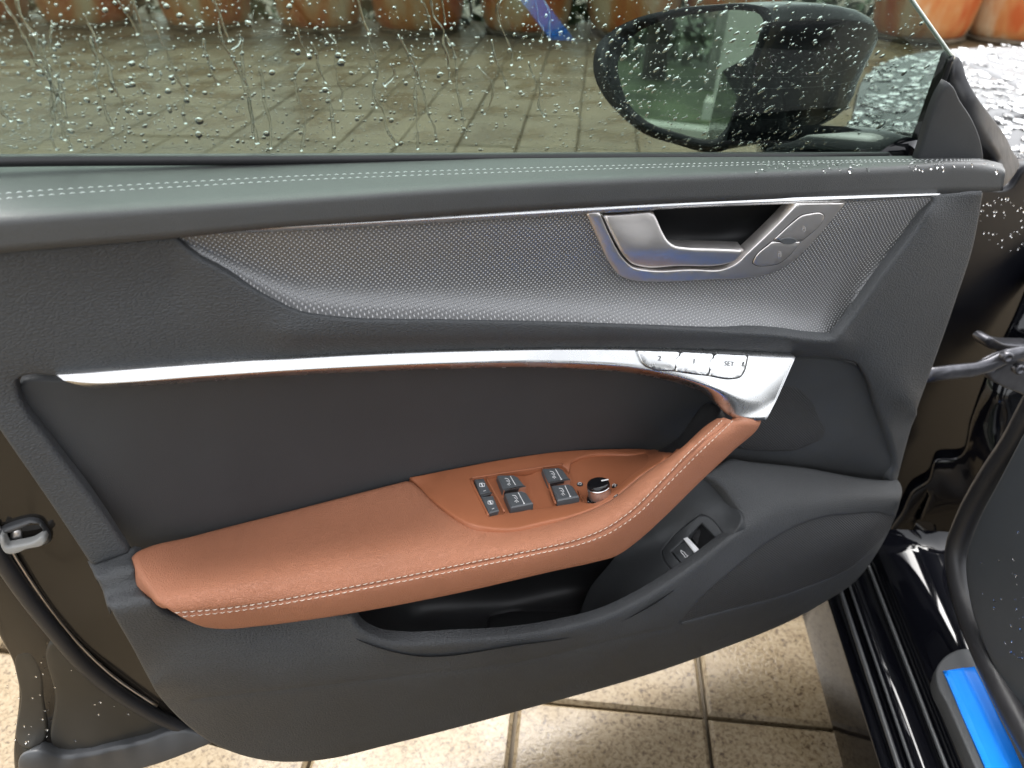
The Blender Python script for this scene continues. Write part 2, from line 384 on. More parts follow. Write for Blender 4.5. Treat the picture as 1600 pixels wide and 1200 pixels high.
def glass_material():
    m = bpy.data.materials.new('tinted window glass'); m.use_nodes = True; n = m.node_tree.nodes; l = m.node_tree.links; n.clear()
    o = n.new('ShaderNodeOutputMaterial'); t = n.new('ShaderNodeBsdfTransparent'); t.inputs[0].default_value = (0.50, 0.565, 0.53, 1)
    g = n.new('ShaderNodeBsdfGlossy'); g.inputs['Roughness'].default_value = 0.0; g.inputs[0].default_value = (1, 1, 1, 1)
    ge = n.new('ShaderNodeNewGeometry'); dt = n.new('ShaderNodeVectorMath'); dt.operation = 'DOT_PRODUCT'; l.new(ge.outputs['Normal'], dt.inputs[0]); l.new(ge.outputs['Incoming'], dt.inputs[1])
    def mth(op, a, b):
        q = n.new('ShaderNodeMath'); q.operation = op
        for i, x in enumerate((a, b)):
            if isinstance(x, (int, float)): q.inputs[i].default_value = x
            elif x is not None: l.new(x, q.inputs[i])
        return q.outputs[0]
    c = mth('ABSOLUTE', dt.outputs['Value'], None); f = mth('ADD', mth('MULTIPLY', mth('POWER', mth('SUBTRACT', 1.0, c), 5.0), 0.94), 0.06)
    mx = n.new('ShaderNodeMixShader'); l.new(f, mx.inputs[0]); l.new(t.outputs[0], mx.inputs[1]); l.new(g.outputs[0], mx.inputs[2]); l.new(mx.outputs[0], o.inputs[0]); return m
M['glass'] = glass_material()
def water_material():
    m = bpy.data.materials.new('rain water'); m.use_nodes = True; b = m.node_tree.nodes['Principled BSDF']
    b.inputs['Base Color'].default_value = (1, 1, 1, 1); b.inputs['Roughness'].default_value = 0.0; b.inputs['IOR'].default_value = 1.33; b.inputs['Transmission Weight'].default_value = 1.0; return m
M['water'] = water_material()
M['mirror'] = mat('mirror glass', (0.46, 0.50, 0.48), 0.01, 1.0)
def stone_material():
    m = mat('speckled wet granite', (0.5, 0.42, 0.3), 0.5, spec=0.26); n = m.node_tree.nodes; l = m.node_tree.links; b = n['Principled BSDF']
    geo = n.new('ShaderNodeNewGeometry'); oi = n.new('ShaderNodeObjectInfo')
    a = n.new('ShaderNodeTexNoise'); a.inputs['Scale'].default_value = 150; a.inputs['Detail'].default_value = 4; a.inputs['Roughness'].default_value = 0.6; a.inputs['Distortion'].default_value = 0.6
    l.new(geo.outputs['Position'], a.inputs['Vector'])
    r = n.new('ShaderNodeValToRGB'); e = r.color_ramp.elements; e[0].position = 0.33; e[0].color = (0.05, 0.032, 0.017, 1); e[1].position = 0.47; e[1].color = (0.150, 0.110, 0.062, 1)
    x = e.new(0.62); x.color = (0.185, 0.145, 0.090, 1); l.new(a.outputs['Fac'], r.inputs[0])
    big = n.new('ShaderNodeTexNoise'); big.inputs['Scale'].default_value = 3.5; big.inputs['Detail'].default_value = 5; l.new(geo.outputs['Position'], big.inputs['Vector'])
    hv = n.new('ShaderNodeHueSaturation'); l.new(r.outputs[0], hv.inputs['Color'])
    mr = n.new('ShaderNodeMapRange'); mr.inputs[1].default_value = 0.3; mr.inputs[2].default_value = 0.7; mr.inputs[3].default_value = 0.84; mr.inputs[4].default_value = 1.08; l.new(big.outputs['Fac'], mr.inputs[0])
    mu = n.new('ShaderNodeMath'); mu.operation = 'MULTIPLY'; ro = n.new('ShaderNodeMapRange'); ro.inputs[3].default_value = 0.86; ro.inputs[4].default_value = 1.08; l.new(oi.outputs['Random'], ro.inputs[0])
    l.new(mr.outputs[0], mu.inputs[0]); l.new(ro.outputs[0], mu.inputs[1]); l.new(mu.outputs[0], hv.inputs['Value']); l.new(hv.outputs[0], b.inputs['Base Color'])
    m2 = n.new('ShaderNodeMapRange'); m2.inputs[1].default_value = 0.42; m2.inputs[2].default_value = 0.62; m2.inputs[3].default_value = 0.24; m2.inputs[4].default_value = 0.62; l.new(big.outputs['Fac'], m2.inputs[0]); l.new(m2.outputs[0], b.inputs['Roughness'])
    bp = n.new('ShaderNodeBump'); bp.inputs['Strength'].default_value = 0.4; bp.inputs['Distance'].default_value = 0.002; l.new(a.outputs['Fac'], bp.inputs['Height']); l.new(bp.outputs[0], b.inputs['Normal'])
    return m
M['stone'] = stone_material()
M['joint'] = mat('wet grout', (0.105, 0.08, 0.05), 0.7, vary=0.35, vscale=9)
def glaze_material():
    m = mat('rust glazed ceramic', (0.5, 0.2, 0.07), 0.35); n = m.node_tree.nodes; l = m.node_tree.links; b = n['Principled BSDF']
    tc = n.new('ShaderNodeTexCoord'); oi = n.new('ShaderNodeObjectInfo'); mp = n.new('ShaderNodeMapping'); mp.inputs['Scale'].default_value = (1, 1, 0.28); l.new(tc.outputs['Object'], mp.inputs[0])
    sc_ = n.new('ShaderNodeVectorMath'); sc_.operation = 'SCALE'; cx = n.new('ShaderNodeCombineXYZ'); l.new(oi.outputs['Random'], cx.inputs[0]); l.new(cx.outputs[0], sc_.inputs[0]); sc_.inputs['Scale'].default_value = 30
    ad = n.new('ShaderNodeVectorMath'); l.new(mp.outputs[0], ad.inputs[0]); l.new(sc_.outputs[0], ad.inputs[1])
    a = n.new('ShaderNodeTexNoise'); a.inputs['Scale'].default_value = 4.5; a.inputs['Detail'].default_value = 6; l.new(ad.outputs[0], a.inputs['Vector'])
    r = n.new('ShaderNodeValToRGB'); e = r.color_ramp.elements; e[0].position = 0.36; e[0].color = (0.46, 0.10, 0.025, 1); e[1].position = 0.66; e[1].color = (0.62, 0.50, 0.33, 1)
    x = e.new(0.5); x.color = (0.52, 0.22, 0.075, 1); l.new(a.outputs['Fac'], r.inputs[0]); l.new(r.outputs[0], b.inputs['Base Color']); return m
M['glaze'] = glaze_material()
def leaf_mat(name, col): 
    m = mat(name, col, 0.5); n = m.node_tree.nodes; l = m.node_tree.links; b = n['Principled BSDF']
    g = n.new('ShaderNodeNewGeometry'); nz = n.new('ShaderNodeTexNoise'); nz.inputs['Scale'].default_value = 2.0; l.new(g.outputs['Position'], nz.inputs['Vector'])
    mr = n.new('ShaderNodeMapRange'); mr.inputs[1].default_value = .3; mr.inputs[2].default_value = .7; mr.inputs[3].default_value = 0.5; mr.inputs[4].default_value = 1.6; l.new(nz.outputs['Fac'], mr.inputs[0])
    hv = n.new('ShaderNodeHueSaturation'); hv.inputs['Color'].default_value = (*col, 1); l.new(mr.outputs[0], hv.inputs['Value']); l.new(hv.outputs[0], b.inputs['Base Color']); return m
M['shrub'] = leaf_mat('sunlit leaves', (0.10, 0.12, 0.07)); M['leaf'] = leaf_mat('dark leaves', (0.035, 0.075, 0.022)); M['lawn'] = leaf_mat('lawn grass', (0.09, 0.115, 0.055))
M['bark'] = mat('grey bark', (0.10, 0.085, 0.07), 0.9, vary=0.3); M['render'] = mat('pale render', (0.62, 0.62, 0.55), 0.7, vary=0.05, vscale=3)
# ------------------------------------------------------------------ setting: ground, paving, pots, garden behind the camera
AX = np.array([0.438, 0.899, 0.0]); OUT = np.array([-0.899, 0.438, 0.0]); UPV = np.array([0, 0, 1.0])   # car axis (forward), outward from the car's side
def gpt(a, o, z=0.0):            # a metres along the car axis, o metres outward, from the paving joint under the door
    return at_z(1104, 1120, 0) + AX*a + OUT*o + UPV*z
def sheet(name, pts, m, parent=None, kind='structure'):
    return link(name, pts, [list(range(len(pts)))], m, parent, False, kind)
sheet('ground', [(-400, -400, -0.03), (400, -400, -0.03), (400, 400, -0.03), (-400, 400, -0.03)], M['joint'])
pave = link('pavement', [gpt(-9, -8, -0.02), gpt(-9, 9, -0.02), gpt(9, 9, -0.02), gpt(9, -8, -0.02)], [[0, 3, 2, 1]], M['joint'], None, False, 'structure')
PW, PL = float(abs((at_z(1104, 1120, 0)-at_z(806, 1117, 0))@OUT)), 0.62
def paver_mesh(bevel=0.006, gap=0.006):
    x, y = PW/2-gap/2, PL/2-gap/2; V = []
    for (i, z) in ((0, -0.015), (0, 0.0), (bevel, bevel)):
        for sx, sy in ((-1, -1), (1, -1), (1, 1), (-1, 1)): V.append((sx*(x-i), sy*(y-i), z))
    F = []
    for r in (0, 4):
        for k in range(4): F.append([r+k, r+(k+1) % 4, r+4+(k+1) % 4, r+4+k])
    F.append([8, 9, 10, 11])
    me = bpy.data.meshes.new('paver'); me.from_pydata(V, [], F); me.materials.append(M['stone']); me.update(); return me
pm = paver_mesh(); cells = []
yawp = math.atan2(OUT[1], OUT[0])
for i in range(-14, 20):
    for j in range(-6, 12):
        c = gpt((j+0.5)*PL, (i+0.5)*PW)
        d = c-CAM; f_ = d@FW
        vis = f_ > 0.2 and abs(d@RT)/f_ < 0.85 and -0.72 < (d@UP)/f_ < 0.75
        cells.append((0 if vis else 1, np.linalg.norm(d), c, i, j))
cells.sort(key=lambda q: (q[0], q[1]))
rest = MB(); pl = wloc(pave)
for k, (nv, dist_, c, i, j) in enumerate(cells):
    tilt = (rng.normal(0, 0.003), rng.normal(0, 0.003), yawp)
    if k < 300 and not nv:
        o = bpy.data.objects.new('paver', pm); sc.collection.objects.link(o); o.parent = pave
        o.location = Vector(c-pl)+Vector((0, 0, rng.uniform(-0.006, -0.002)))+Vector((rng.normal(0, .0015), rng.normal(0, .0015), 0)); o.rotation_euler = tilt
    else:
        ca, sa = math.cos(yawp), math.sin(yawp)
        V = np.array([tuple(v.co) for v in pm.vertices]); V = np.c_[V[:, 0]*ca-V[:, 1]*sa, V[:, 0]*sa+V[:, 1]*ca, V[:, 2]-0.004]+c
        rest.add(V, [list(p.vertices) for p in pm.polygons])
rest.build('paver_field', M['stone'], pave, False, 'stuff')

def lathe(prof, n=40):
    V = []; F = []
    for r_, z in prof:
        for k in range(n): a = 2*math.pi*k/n; V.append((r_*math.cos(a), r_*math.sin(a), z))
    for i in range(len(prof)-1):
        for k in range(n): F.append([i*n+k, i*n+(k+1) % n, (i+1)*n+(k+1) % n, (i+1)*n+k])
    return V, F
pot_prof = [(r_*1.08, z_*1.08) for r_, z_ in [(0.0, 0.03), (0.30, 0.03), (0.335, 0.05), (0.36, 0.12), (0.40, 0.4), (0.44, 0.75), (0.455, 0.88), (0.48, 0.9), (0.485, 0.97), (0.46, 0.985), (0.43, 0.97), (0.42, 0.9), (0.40, 0.88), (0.0, 0.88)]]
PV, PF = lathe(pot_prof); SV, SF = lathe([(0.0, 0.0), (0.36, 0.0), (0.375, 0.012), (0.375, 0.035), (0.36, 0.04), (0.0, 0.04)])
pot_lab = ['orange glazed planter pot standing at the far left behind the rainy window',
 'ochre and rust planter pot second from the left behind the window',
 'rust brown planter pot third from the left behind the window',
 'orange planter pot fourth from the left, right of the middle of the window',
 'pinkish rust planter pot left of the door mirror, fifth from the left',
 'ochre planter pot seen above the left half of the door mirror',
 'orange planter pot seen above the right half of the door mirror',
 'brown planter pot behind the front corner of the window glass',
 'bright orange planter pot seen past the glass edge, above the wet bonnet',
 'pale cream planter pot at the top right corner above the bonnet']
POT_PX = [(-62, 32), (105, 42), (297, 49), (480, 53), (640, 61), (815, 64), (990, 66), (1150, 68), (1465, 80), (1620, 82)]
POT_O = (2.30, 0)
gl0 = at_z(105, 49, 0.0)
def along(u):                    # where the sight line through u meets the row of pots
    d = rays([(u, 58)])[0]; A_ = np.array([[d[0], -OUT[0]], [d[1], -OUT[1]]]); s = np.linalg.solve(A_, (gl0-CAM)[:2]); return gl0+OUT*s[1]
for (u, v), lb in zip(POT_PX, pot_lab):
    c = along(u)+AX*0.43
    gs = rng.uniform(.96, 1.05); PVs = np.array(PV)*[gs, gs, rng.uniform(.95, 1.05)]
    t = empty('planter_pot', (c[0], c[1], 0.006), lb, 'planter pot', 'glazed planter pots in a row')
    link('pot_body', PVs+[c[0], c[1], 0.006], PF, M['glaze'], t); link('saucer', np.array(SV)+[c[0], c[1], 0.006], SF, M['joint'], t)

def leaves(n, fn, size, mb):
    for _ in range(n):
        p = fn(); a = rng.normal(size=3); a /= np.linalg.norm(a); b = np.cross(a, rng.normal(size=3)); b /= np.linalg.norm(b); s = size*rng.uniform(.6, 1.4)
        mb.add([p-a*s, p+b*s*.45, p+a*s, p-b*s*.45], [[0, 1, 2, 3]])
def hedge(c0, c1, h, d, n, size, label, lm='leaf'):
    mb = MB(); c0, c1 = np.array(c0), np.array(c1); L = c1-c0; nrm = np.cross(L/np.linalg.norm(L), UPV)
    def fn():
        t = rng.uniform(); s = rng.uniform(-1, 1); zz = rng.uniform(0, 1)
        if rng.uniform() < .7: s = np.sign(s)*rng.uniform(.75, 1.08)
        return c0+L*t+nrm*s*d/2+UPV*(zz*h*(1+0.08*math.sin(t*23)))
    leaves(n, fn, size, mb); hb = empty('hedge', tuple((c0+c1)/2), label, 'hedge')
    mb.build('foliage', M[lm], hb, False)
    st = MB()
    for k in range(26):
        p = c0+L*(k+.5)/26; V, F = tube_mesh([p, p+UPV*h*.5+rng.normal(0, .05, 3), p+UPV*h*.92], [.02, .015, .005], 5); st.add(V, F)
    st.build('stems', M['bark'], hb, True, 'stuff'); return hb
e0, e1 = along(-500)+AX*1.1, along(2100)+AX*1.1
hedge(e0, e1, 0.95, 0.6, 6000, 0.07, 'dark clipped hedge growing in the gaps behind the row of planter pots')
# what the door mirror looks at: a lawn, a kerb, a pale column and trees on the camera's side
def tree(c, h, crown, seed, label, trunk='bark'):
    t = empty('garden_tree', tuple(c), label, 'tree'); r = np.random.default_rng(seed); c = np.array(c, float)
    tr = MB(); V, F = tube_mesh([c, c+[.05, .02, h*.3], c+[-.03, .05, h*.6], c+[.05, 0, h*.85]], [.14, .11, .07, .03], 8); tr.add(V, F); cl = []
    for k in range(11):
        a = r.uniform(0, 6.28); z0 = h*r.uniform(.3, .7); tip = c+[math.cos(a)*crown*r.uniform(.5, .95), math.sin(a)*crown*r.uniform(.5, .95), z0+h*r.uniform(.1, .3)]
        V, F = tube_mesh([c+[0, 0, z0], (c+[0, 0, z0])*.5+tip*.5+[0, 0, .15], tip], [.05, .03, .01], 5); tr.add(V, F); cl.append(tip)
    tr.build('trunk', M[trunk], t); mb = MB()
    for tip in cl:
        for q in range(3):
            cc = tip+r.normal(0, .35, 3); leaves(170, lambda: cc+r.normal(0, .33, 3), .085, mb)
    mb.build('crown', M['shrub'], t, False)
MIR_N = None
# ------------------------------------------------------------------ the open door
CAR = empty('car', (1.05, 0.2, 0.0), 'black car with its door open, showing charcoal trim, brown armrest and rain-spotted window', 'car')
DOOR = empty('car_door', (-0.23, -0.10, 0.26), '', ''); del DOOR['label'], DOOR['category']; DOOR.parent = CAR
class Deep:
    def __init__(s, Y, d): s.Y, s.d = Y, d
    def __call__(s, uv): return s.Y(uv)+s.d
def drops_mesh(cent, radii, basis, n_, ecc, ang, flat=.40):
    mb = MB()
    for c, r_, e, a in zip(cent, radii, ecc, ang):
        k = 9; V = []; F = []; u = basis[0]*math.cos(a)+basis[1]*math.sin(a); v = -basis[0]*math.sin(a)+basis[1]*math.cos(a)
        wob = 1+rng.normal(0, .10, k)
        for rr, h in ((1.0, 0.0), (.93, .42), (.66, .80), (.3, .97)):
            for q in range(k):
                t = 2*math.pi*q/k; V.append(c+u*math.cos(t)*rr*r_*wob[q]*e+v*math.sin(t)*rr*r_*wob[q]+n_*h*r_*flat)
        V.append(c+n_*r_*flat)
        for i in range(3):
            for q in range(k): F.append([i*k+q, i*k+(q+1) % k, (i+1)*k+(q+1) % k, (i+1)*k+q])
        for q in range(k): F.append([3*k+q, 3*k+(q+1) % k, 4*k])
        F.append(list(range(k))[::-1]); mb.add(V, F)
    return mb
def rand_in(C, n, wfun=None):
    out = []
    lo, hi = C.min(0), C.max(0)
    while len(out) < n:
        q = rng.uniform(lo, hi, (4000, 2)); q = q[inside(q, C)]
        if wfun is not None: q = q[rng.uniform(size=len(q)) < wfun(q)]
        out += q.tolist()
    return np.array(out[:n])
# --- sill pad under the window
Ysill = Loft([(-80, 258, .080), (0, 256, .080), (400, 253, .078), (850, 249, .072), (1300, 246.5, .062), (1500, 246.5, .056), (1550, 249, .052), (1566, 256, .048)],
 [(-80, 343, -.022), (0, 336.5, -.022), (200, 323, -.0215), (400, 310.5, -.020), (600, 297, -.018), (800, 284.5, -.0155), (1000, 275, -.0115), (1200, 267, -.0065), (1400, 260, .0005), (1540, 257, .006), (1571, 266, .008)],
 [(-80, 406, -.0215), (0, 396, -.0215), (130, 384.5, -.0215), (270, 372.5, -.021), (400, 359, -.020), (600, 344, -.018), (800, 330, -.015), (1000, 319.5, -.011), (1200, 311.5, -.006), (1400, 303.5, .000), (1540, 300.5, .005), (1567, 298, .007)], 300, .86, .70)
sill_px = [(-80, 257, 1), (0, 256), (400, 253), (850, 249), (1300, 247), (1500, 246), (1545, 248), (1562, 253), (1569, 264), (1570, 282), (1567, 296), (1558, 300), (1400, 303), (1200, 311), (1000, 319), (800, 329.5), (600, 344), (400, 359), (270, 372.5), (130, 384), (0, 396), (-80, 406, 1)]
st_a = curve([(-80, 312), (0, 303), (100, 295.5), (200, 289.5), (300, 284), (400, 278.5), (600, 270), (800, 263.5), (1000, 258), (1200, 253.5), (1400, 250), (1535, 249)], False, 6)
st_b = curve([(-80, 319.5), (0, 311), (100, 303), (200, 296.5), (300, 291), (400, 285), (600, 276), (800, 269), (1000, 262.5), (1200, 257), (1400, 252.5), (1540, 251)], False, 6)
SILL = Ysill.mesh('sill_pad', M['pad'], DOOR, .004)
def stitches(line, Y, pitch, wid, m, parent, off=.0004, slant=.25):
    L = np.asarray(line); s = np.r_[0, np.cumsum(np.linalg.norm(at(L[1:], Y(L[1:]))-at(L[:-1], Y(L[:-1])), axis=1))]; mb = MB()
    k = 0.0
    while k < s[-1]-pitch:
        q = np.array([[np.interp(x, s, L[:, i]) for i in (0, 1)] for x in (k+pitch*.12, k+pitch*.80)])
        q2 = np.array([q[0], q.mean(0), q[1]]); P, N = surf_pts(q2, Y, off); P[0] -= N[0]*off*1.6; P[2] -= N[2]*off*1.6
        sd_ = np.cross(P[2]-P[0], N[1]); sd_ /= np.linalg.norm(sd_)+1e-12; P[0] += sd_*wid*slant; P[2] -= sd_*wid*slant
        V, F = tube_mesh(P, [wid*.38, wid*.5, wid*.38], 6); mb.add(V, F); k += pitch
    return mb.build('stitching', m, parent, True, 'stuff')
stitches(st_a, Ysill, .0058, .00054, M['thread_g'], SILL); stitches(st_b, Ysill, .0058, .00054, M['thread_g'], SILL)
# --- grained upper panel with the side strips
Yup = TPS([[(-80, 400, -.012), (0, 395, -.012), (270, 372, -.012), (800, 330, -.008), (1200, 311, -.004), (1550, 303, .002)],
 [(-80, 480, -.010), (280, 430, -.008)], [(-80, 570, -.008), (0, 575, -.008), (250, 560, -.008)],
 [(300, 420, -.012), (420, 482, -.016), (480, 500, -.019), (700, 512, -.02), (900, 517, -.02), (1100, 528, -.02), (1300, 545, -.018)],
 [(450, 530, -.02), (900, 533, -.018), (1200, 548, -.014)],
 [(200, 580, -.006), (600, 553, -.006), (1000, 545, -.006), (1245, 556, -.006), (1335, 566, -.006)],
 [(1318, 540, -.019), (1380, 440, -.014), (1450, 330, -.006)], [(1340, 570, -.008), (1395, 700, -.004), (1397, 745, -.004)],
 [(1400, 560, -.006), (1440, 650, -.002)], [(1540, 310, .006), (1495, 470, .008), (1430, 660, .008), (1405, 745, .006)],
 [(-40, 620, -.008), (20, 690, -.010), (100, 815, -.014), (145, 885, -.02)], [(30, 610, -.006), (100, 720, -.010), (205, 858, -.018)]])
inlay_px = [(272, 367, 1), (283, 360), (330, 356), (500, 346), (800, 329), (1100, 314), (1300, 309), (1450, 304, 1), (1459, 312), (1452, 326), (1380, 430), (1312, 524), (1306, 531), (1296, 532), (1200, 523), (1100, 515), (900, 505), (700, 500), (520, 495), (470, 487), (425, 468), (350, 424), (300, 394)]
up_px = [(-80, 400, 1), (0, 392), (270, 369), (400, 355), (800, 326), (1200, 307), (1540, 300, 1), (1537, 318), (1523, 390), (1497, 470), (1462, 570), (1430, 660), (1403, 760, 1), (1391, 760, 1), (1399, 725), (1392, 690), (1370, 638), (1348, 583), (1340, 572), (1325, 567), (1250, 561, 1), (1170, 562), (1000, 557), (850, 557), (600, 564), (400, 576), (200, 589), (90, 591), (40, 590), (27, 596), (28, 612), (80, 695), (140, 775), (205, 866, 1), (172, 877), (143, 888, 1), (75, 785), (0, 676), (-80, 555, 1)]
patch('upper_panel', up_px, Yup, M['grain'], DOOR, r=7, d=.0045, res=14, holes=[inlay_px], back=.008, hr=(5, .0030))
# --- dotted inlay
Yin = Ruled([(262, 367, -.010), (330, 356, -.008), (500, 346, -.005), (800, 329, -.003), (1200, 311, -.001), (1465, 305, .001)],
 [(262, 372, -.010), (285, 386, -.0085), (325, 410, -.0085), (350, 426, -.009), (390, 448, -.0105), (425, 468, -.0125), (470, 487, -.0148), (520, 495, -.017), (700, 500, -.0175), (900, 505, -.0175), (1100, 515, -.0175), (1200, 523, -.017), (1290, 532, -.0145), (1315, 522, -.013), (1345, 480, -.0105), (1380, 430, -.0075), (1420, 374, -.0035), (1465, 316, .001)], .015)
big = lambda c, s: [((p[0]-c[0])*s[0]+c[0], (p[1]-c[1])*s[1]+c[1])+tuple(p[2:]) for p in c_px]
c_px = inlay_px
bez_out = [(916, 333, 1), (935, 375), (953, 412), (968, 431), (990, 439), (1020, 441), (1100, 438), (1180, 433), (1212, 425), (1238, 410), (1262, 388), (1290, 357), (1322, 317, 1), (1245, 316, 1), (1000, 324, 1)]
patch('decor_inlay', big((860, 430), (1.003, 1.009)), Yin, M['dots'], DOOR, r=2, d=.0, res=11, holes=[[(925, 330, 1), (945, 378), (962, 405), (980, 420), (1010, 427), (1060, 427), (1120, 424), (1180, 418), (1215, 402), (1250, 374), (1310, 316, 1)]], back=.004)
# --- chrome strip above the inlay
Ych = Loft([(323, 356, -.014), (500, 345, -.014), (800, 328.5, -.011), (1100, 313.5, -.007), (1300, 307, -.004), (1470, 302.5, -.002)], [(338, 362.8, -.0158), (500, 354, -.0162), (800, 337.5, -.0132), (1100, 320.5, -.0088), (1300, 312.5, -.0055), (1465, 305, -.003)], [(345, 366, -.012), (500, 358.5, -.012), (800, 341.5, -.009), (1100, 324, -.005), (1300, 316, -.002), (1455, 308, 0)], 200)
Ych.mesh('trim_strip', M['alu'], DOOR, .006)
# --- inner door handle
Ybz = TPS([[(916, 333, -.006), (935, 375, -.004), (968, 431, .002), (1020, 441, .003), (1180, 433, .002), (1240, 408, .001), (1322, 317, -.002)], [(937, 333, -.009), (955, 375, -.008), (990, 422, -.004), (1135, 421, -.004), (1170, 400, -.005), (1247, 318, -.007)]], 12, 4.0)
open_px = [(937, 333, 1), (956, 375), (974, 405), (990, 419), (1010, 423), (1080, 422), (1136, 420), (1152, 412), (1168, 397), (1210, 357), (1247, 319, 1)]
bz = [(916, 333, 1), (935, 375), (953, 412), (968, 431), (990, 439), (1020, 441), (1100, 438), (1180, 433), (1212, 425), (1238, 410), (1262, 388), (1290, 357), (1322, 317.5, 1), (1250, 318.5, 1)]+[(a[0], a[1], 1) if len(a) > 2 else a for a in open_px[::-1]]
HD = DOOR; M['icon'] = mat('faint grey print', (0.42, 0.41, 0.40), 0.5)
bz_curve = curve(bz, step=6.0)
patch('bezel', bz_curve, Ybz, M['alu_dark'], HD, r=2.2, d=.0011, res=9, back=.012, grooves=[])
Yrec = TPS([[(930, 318, .016), (1100, 318, .02), (1260, 305, .014)], [(1000, 360, .036), (1100, 370, .045), (1190, 345, .035)], [(960, 400, .024), (1020, 424, .018), (1140, 421, .016), (1180, 395, .016)], [(1060, 392, .034), (1130, 392, .030)]])
patch('recess', [(922, 314, 1), (950, 380), (975, 415), (1000, 430), (1140, 428), (1185, 395), (1262, 300, 1)], Yrec, M['black'], HD, r=2, d=0, res=12, back=0)
Ylev = TPS([[(942, 334, .002), (1020, 330, .000)], [(960, 370, -.003), (1035, 370, -.004)], [(975, 398, -.005), (1020, 398, -.008), (1100, 398, -.010), (1160, 395, -.008)], [(990, 415, .002), (1060, 418, -.001), (1140, 412, -.003)], [(1060, 388, -.008), (1120, 390, -.008)]], 12, 0.25)
patch('pull_lever', [(942, 335.5, 1), (1000, 331.5), (1021, 330, 1), (1028, 344), (1036, 362), (1046, 378), (1056, 385), (1070, 387.5), (1120, 390.5), (1164, 392.5, 1), (1157, 402), (1148, 410), (1135, 414), (1060, 417.5), (1000, 418), (988, 414), (975, 401), (958, 370)], Ylev, M['alu_dark'], HD, r=5, d=.0022, res=9, back=.012)
for pts in ([(1209, 374, 1), (1240, 346), (1252, 337), (1266, 333.5), (1284, 333.5), (1288, 338), (1284, 346), (1254, 374.5, 1)], [(1178, 405), (1206, 377.5, 1), (1251, 377.5, 1), (1229, 402), (1216, 411), (1202, 414), (1181, 414), (1176, 411)]):
    C = curve(pts, step=4); cc = C.mean(0); gap = MB(); 
    patch('lock_button_gap', cc+(C-cc)*1.0+(C-cc)/np.linalg.norm(C-cc, axis=1)[:, None]*1.2, Ybz, M['black'], HD, r=1, d=0, res=9, off=.0002, back=0)
    lb = patch('lock_button', C, Ybz, M['alu_dark'], HD, r=2.0, d=.0009, res=9, off=.0012, back=.002)
    ic = MB(); s = 5; rr = .0022
    ribbon(ic, [(cc[0]+1.52, cc[1]-0.62), (cc[0]+1.52, cc[1]+3.72), (cc[0]+5.86, cc[1]+3.72), (cc[0]+5.86, cc[1]-0.62), (cc[0]+1.52, cc[1]-0.62)], 1.1, Ybz, rr)
    ribbon(ic, [(cc[0]+2.14, cc[1]-0.62), (cc[0]+2.39, cc[1]-3.10), (cc[0]+4.00, cc[1]-4.03), (cc[0]+5.36, cc[1]-3.10), (cc[0]+5.24, cc[1]-0.62)], 1.1, Ybz, rr)
    ic.build('lock_symbol', M['icon'], lb, False)
slab('button_marker', [(1216, 374.2), (1219, 372.6), (1242, 373), (1245, 375.6), (1242, 377.6), (1219, 377.4)], Ybz, M['key'], HD, .0018, .001, .0003, .8)
# --- smooth insert
Yins = TPS([[(28, 600, .004), (200, 585, .006), (600, 565, .010), (1000, 570, .012), (1120, 600, .012)], [(205, 858, .012), (450, 795, .022), (800, 715, .026), (1030, 700, .026)], [(110, 735, .004), (160, 800, .006)], [(300, 700, .016), (700, 640, .020), (1000, 640, .020)]])
patch('insert_panel', [(28, 606), (32, 597), (45, 593), (90, 593), (200, 580), (400, 568), (600, 558), (900, 555), (1150, 570, 1), (1140, 660, 1), (1060, 740, 1), (640, 780, 1), (300, 860), (212, 866, 1), (200, 853), (140, 772), (82, 695)], Yins, M['soft'], DOOR, r=5, d=.004, res=22, back=.004)
# --- aluminium bow
Ybow = Loft([(86, 585.5, -.012), (200, 576.5, -.012), (400, 562.5, -.012), (600, 551.5, -.012), (800, 546, -.012), (1000, 545, -.012), (1100, 548, -.014), (1180, 552.5, -.016), (1243, 558, -.018)],
 [(97, 593, -.0150), (140, 601, -.0195), (180, 600, -.0198), (300, 591, -.0198), (500, 578, -.0198), (700, 570, -.0198), (900, 570, -.0205), (1000, 578, -.0240), (1050, 589, -.0290), (1090, 602, -.037), (1140, 622, -.043), (1175, 640, -.047), (1212, 628, -.040)],
 [(96, 593, -.0155), (118, 602.5, -.017), (145, 607.5, -.013), (180, 605.5, -.012), (300, 597.5, -.012), (500, 584.5, -.012), (700, 576.5, -.012), (900, 576.5, -.013), (1000, 585, -.015), (1040, 594, -.018), (1085, 607, -.023), (1114, 623, -.031), (1122, 640, -.039), (1145, 655, -.048), (1172, 658, -.052), (1197, 656, -.052)], flat=.88)
bow_px = [(86, 585.5, 1), (200, 576.5), (400, 562.5), (600, 551.5), (800, 546), (1000, 545), (1100, 548), (1243, 558, 1), (1239, 575), (1224, 612), (1195, 657, 1), (1165, 656.5), (1145, 654), (1128, 645), (1118, 634), (1124, 629), (1119, 624), (1085, 606), (1040, 594), (1000, 585), (900, 576.5), (700, 576.5), (500, 584.5), (300, 597.5), (180, 605.5), (140, 607), (118, 601)]
mem_hole = [(994, 541, 1), (999, 555), (1006, 570), (1016, 575), (1055, 580), (1107, 587), (1148, 592), (1157, 590), (1163, 582), (1169, 560), (1171, 545, 1)]
i0 = None
BOW = Ybow.mesh('grab_handle_trim', M['alu'], DOOR, .012)
